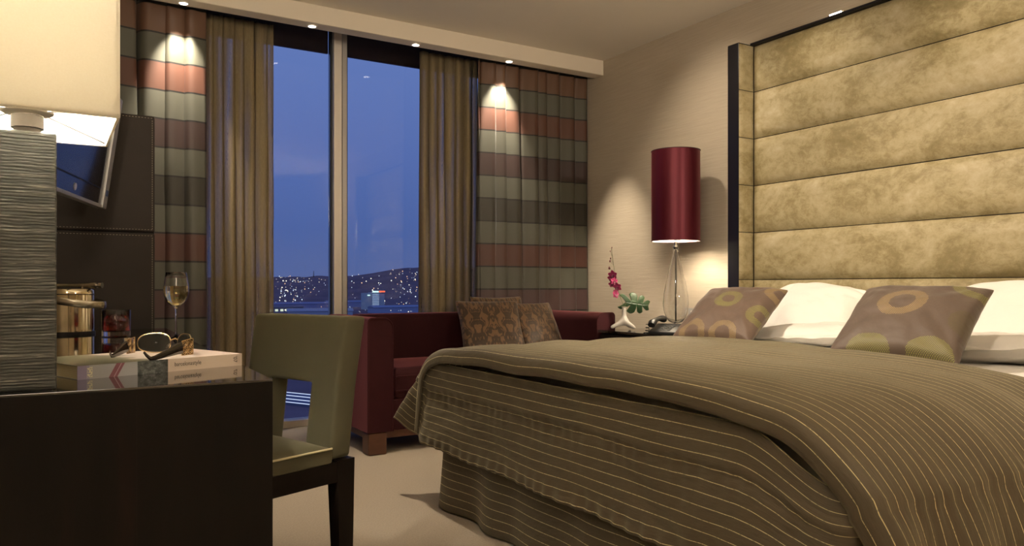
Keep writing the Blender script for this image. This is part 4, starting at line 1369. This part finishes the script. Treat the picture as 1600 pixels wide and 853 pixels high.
# long low halls
def hall(name, px, d, wid, dep, h, rz, col, label, win_e=None):
    u = (px - 800) / 1190
    c = (Fv + Rv * u) * d
    o = empty(name, (c.x, c.y, GZ), rz, label=label, cat='building')
    m = simple('hall_wall', col, .9)
    MB().box(-wid / 2, wid / 2, -dep / 2, dep / 2, -3, h).build('hall', m, o, smooth=False)
    MB().prism([(-dep / 2 - 1, h), (dep / 2 + 1, h), (0, h + dep * .12)], -wid / 2 - 1, wid / 2 + 1, M=Matrix(((0, 0, 1, 0), (1, 0, 0, 0), (0, 1, 0, 0), (0, 0, 0, 1)))).build('roof', simple('hall_roof', tuple(c_ * .8 for c_ in col), .9), o, smooth=False)
    if win_e:
        for k in range(int(wid / 6)):
            x = -wid / 2 + 3 + k * 6
            MB().box(x - 1.7, x + 1.7, -dep / 2 - .3, -dep / 2, h * .35, h * .7).build('window', win_e, o, smooth=False)
MAT['hall_win'] = simple('lit_hall_window', (.3, .3, .3), .4, emis=(.75, .85, .62), emis_s=.7)
hall('warehouse', 443, 860, 40, 16, 7, radians(6), (.25, .24, .30), 'low dark warehouse with a row of lit windows by the near sheer curtain', MAT['hall_win'])
hall('depot', 500, 760, 62, 22, 6, radians(-14), (.60, .58, .60), 'long pale roofed depot next to the window mullion')
hall('depot', 625, 900, 75, 18, 6, radians(5), (.45, .48, .62), 'long blue-grey depot beside the office block')
hall('depot', 470, 1060, 90, 20, 6, radians(3), (.42, .40, .55), 'farther low depot behind the warehouse in the city')
hall('depot', 545, 1130, 70, 20, 7, radians(2), (.42, .42, .56), 'low depot just behind the office block in the city')
# radio mast on the hill
mast_c = (Fv + Rv * ((490 - 800) / 1190)) * 2600
ms = empty('mast', (mast_c.x, mast_c.y, terr(mast_c.x, mast_c.y)), label='thin mast on the far hill line', cat='mast')
MB().tube([(0, 0, -2), (0, 0, 22)], [1.6, .7], 8).build('shaft', MAT['dark_wood'], ms)
# lights of the town: far too many to count
def glow(name, col, s):
    m = simple(name, (0, 0, 0), 1, emis=col, emis_s=s)
    try: m.cycles.emission_sampling = 'NONE'
    except Exception: pass
    return m
mb = MB()
ranges = []
for col, st_e, cnt, seed in (((1, .93, .72), 1.5, 170, 1), ((.72, .85, 1), 1.4, 110, 2), ((1, .62, .35), 1.1, 70, 3)):
    rnd = random.Random(seed)
    f0 = len(mb.bm.faces)
    for k in range(cnt):
        px = rnd.uniform(395, 735)
        if rnd.random() < .3: px = rnd.gauss(455, 14)
        elif rnd.random() < .25: px = rnd.gauss(640, 18)
        u = (px - 800) / 1190
        d = rnd.choice((rnd.uniform(1250, 2700), rnd.uniform(800, 1400), rnd.uniform(1500, 2400)))
        c = (Fv + Rv * u) * d
        r = d * rnd.choice((.00028, .00036, .0005, .0007)) * rnd.uniform(.7, 1.2)
        mb.ball((c.x, c.y, terr(c.x, c.y) + 3 + r), r, 1)
    ranges.append((f0, len(mb.bm.faces), glow('town_glow', col, st_e)))
o = mb.build('city_lights', None, None, smooth=False)
for k, (f0, f1, m) in enumerate(ranges):
    o.data.materials.append(m)
    for p in o.data.polygons[f0:f1]:
        p.material_index = k
tag(o, kind='stuff')
# street seen through the chair back; glowing bars stand for its light streaks
rd_c = (Fv + Rv * ((470 - 800) / 1190)) * 205
rd = empty('street', (rd_c.x, rd_c.y, GZ), radians(-62), label='lit street far below the window behind the green chair', cat='street')
MB().box(-140, 140, -7, 7, -1, .6).build('roadway', simple('asphalt', (.20, .20, .26), .9), rd, smooth=False)
MAT['lane_light'] = glow('lane_light', (.62, .74, 1), 1.1)
for y in (-6.5, -2.4, 2.2, 6.4):
    MB().box(-140, 140, y - .10, y + .10, .6, .72).build('lit_rail', MAT['lane_light'], rd, smooth=False)
for k in range(5):
    x = -60 + k * 30
    p = MB().tube([(x, -9, 0), (x, -9, 8), (x, -6, 9)], .18, 6).build('lamp_post', MAT['dark_wood'], rd)
    MB().ball((x, -6, 8.8), .55, 1).build('lamp_head', MAT['lane_light'], p)
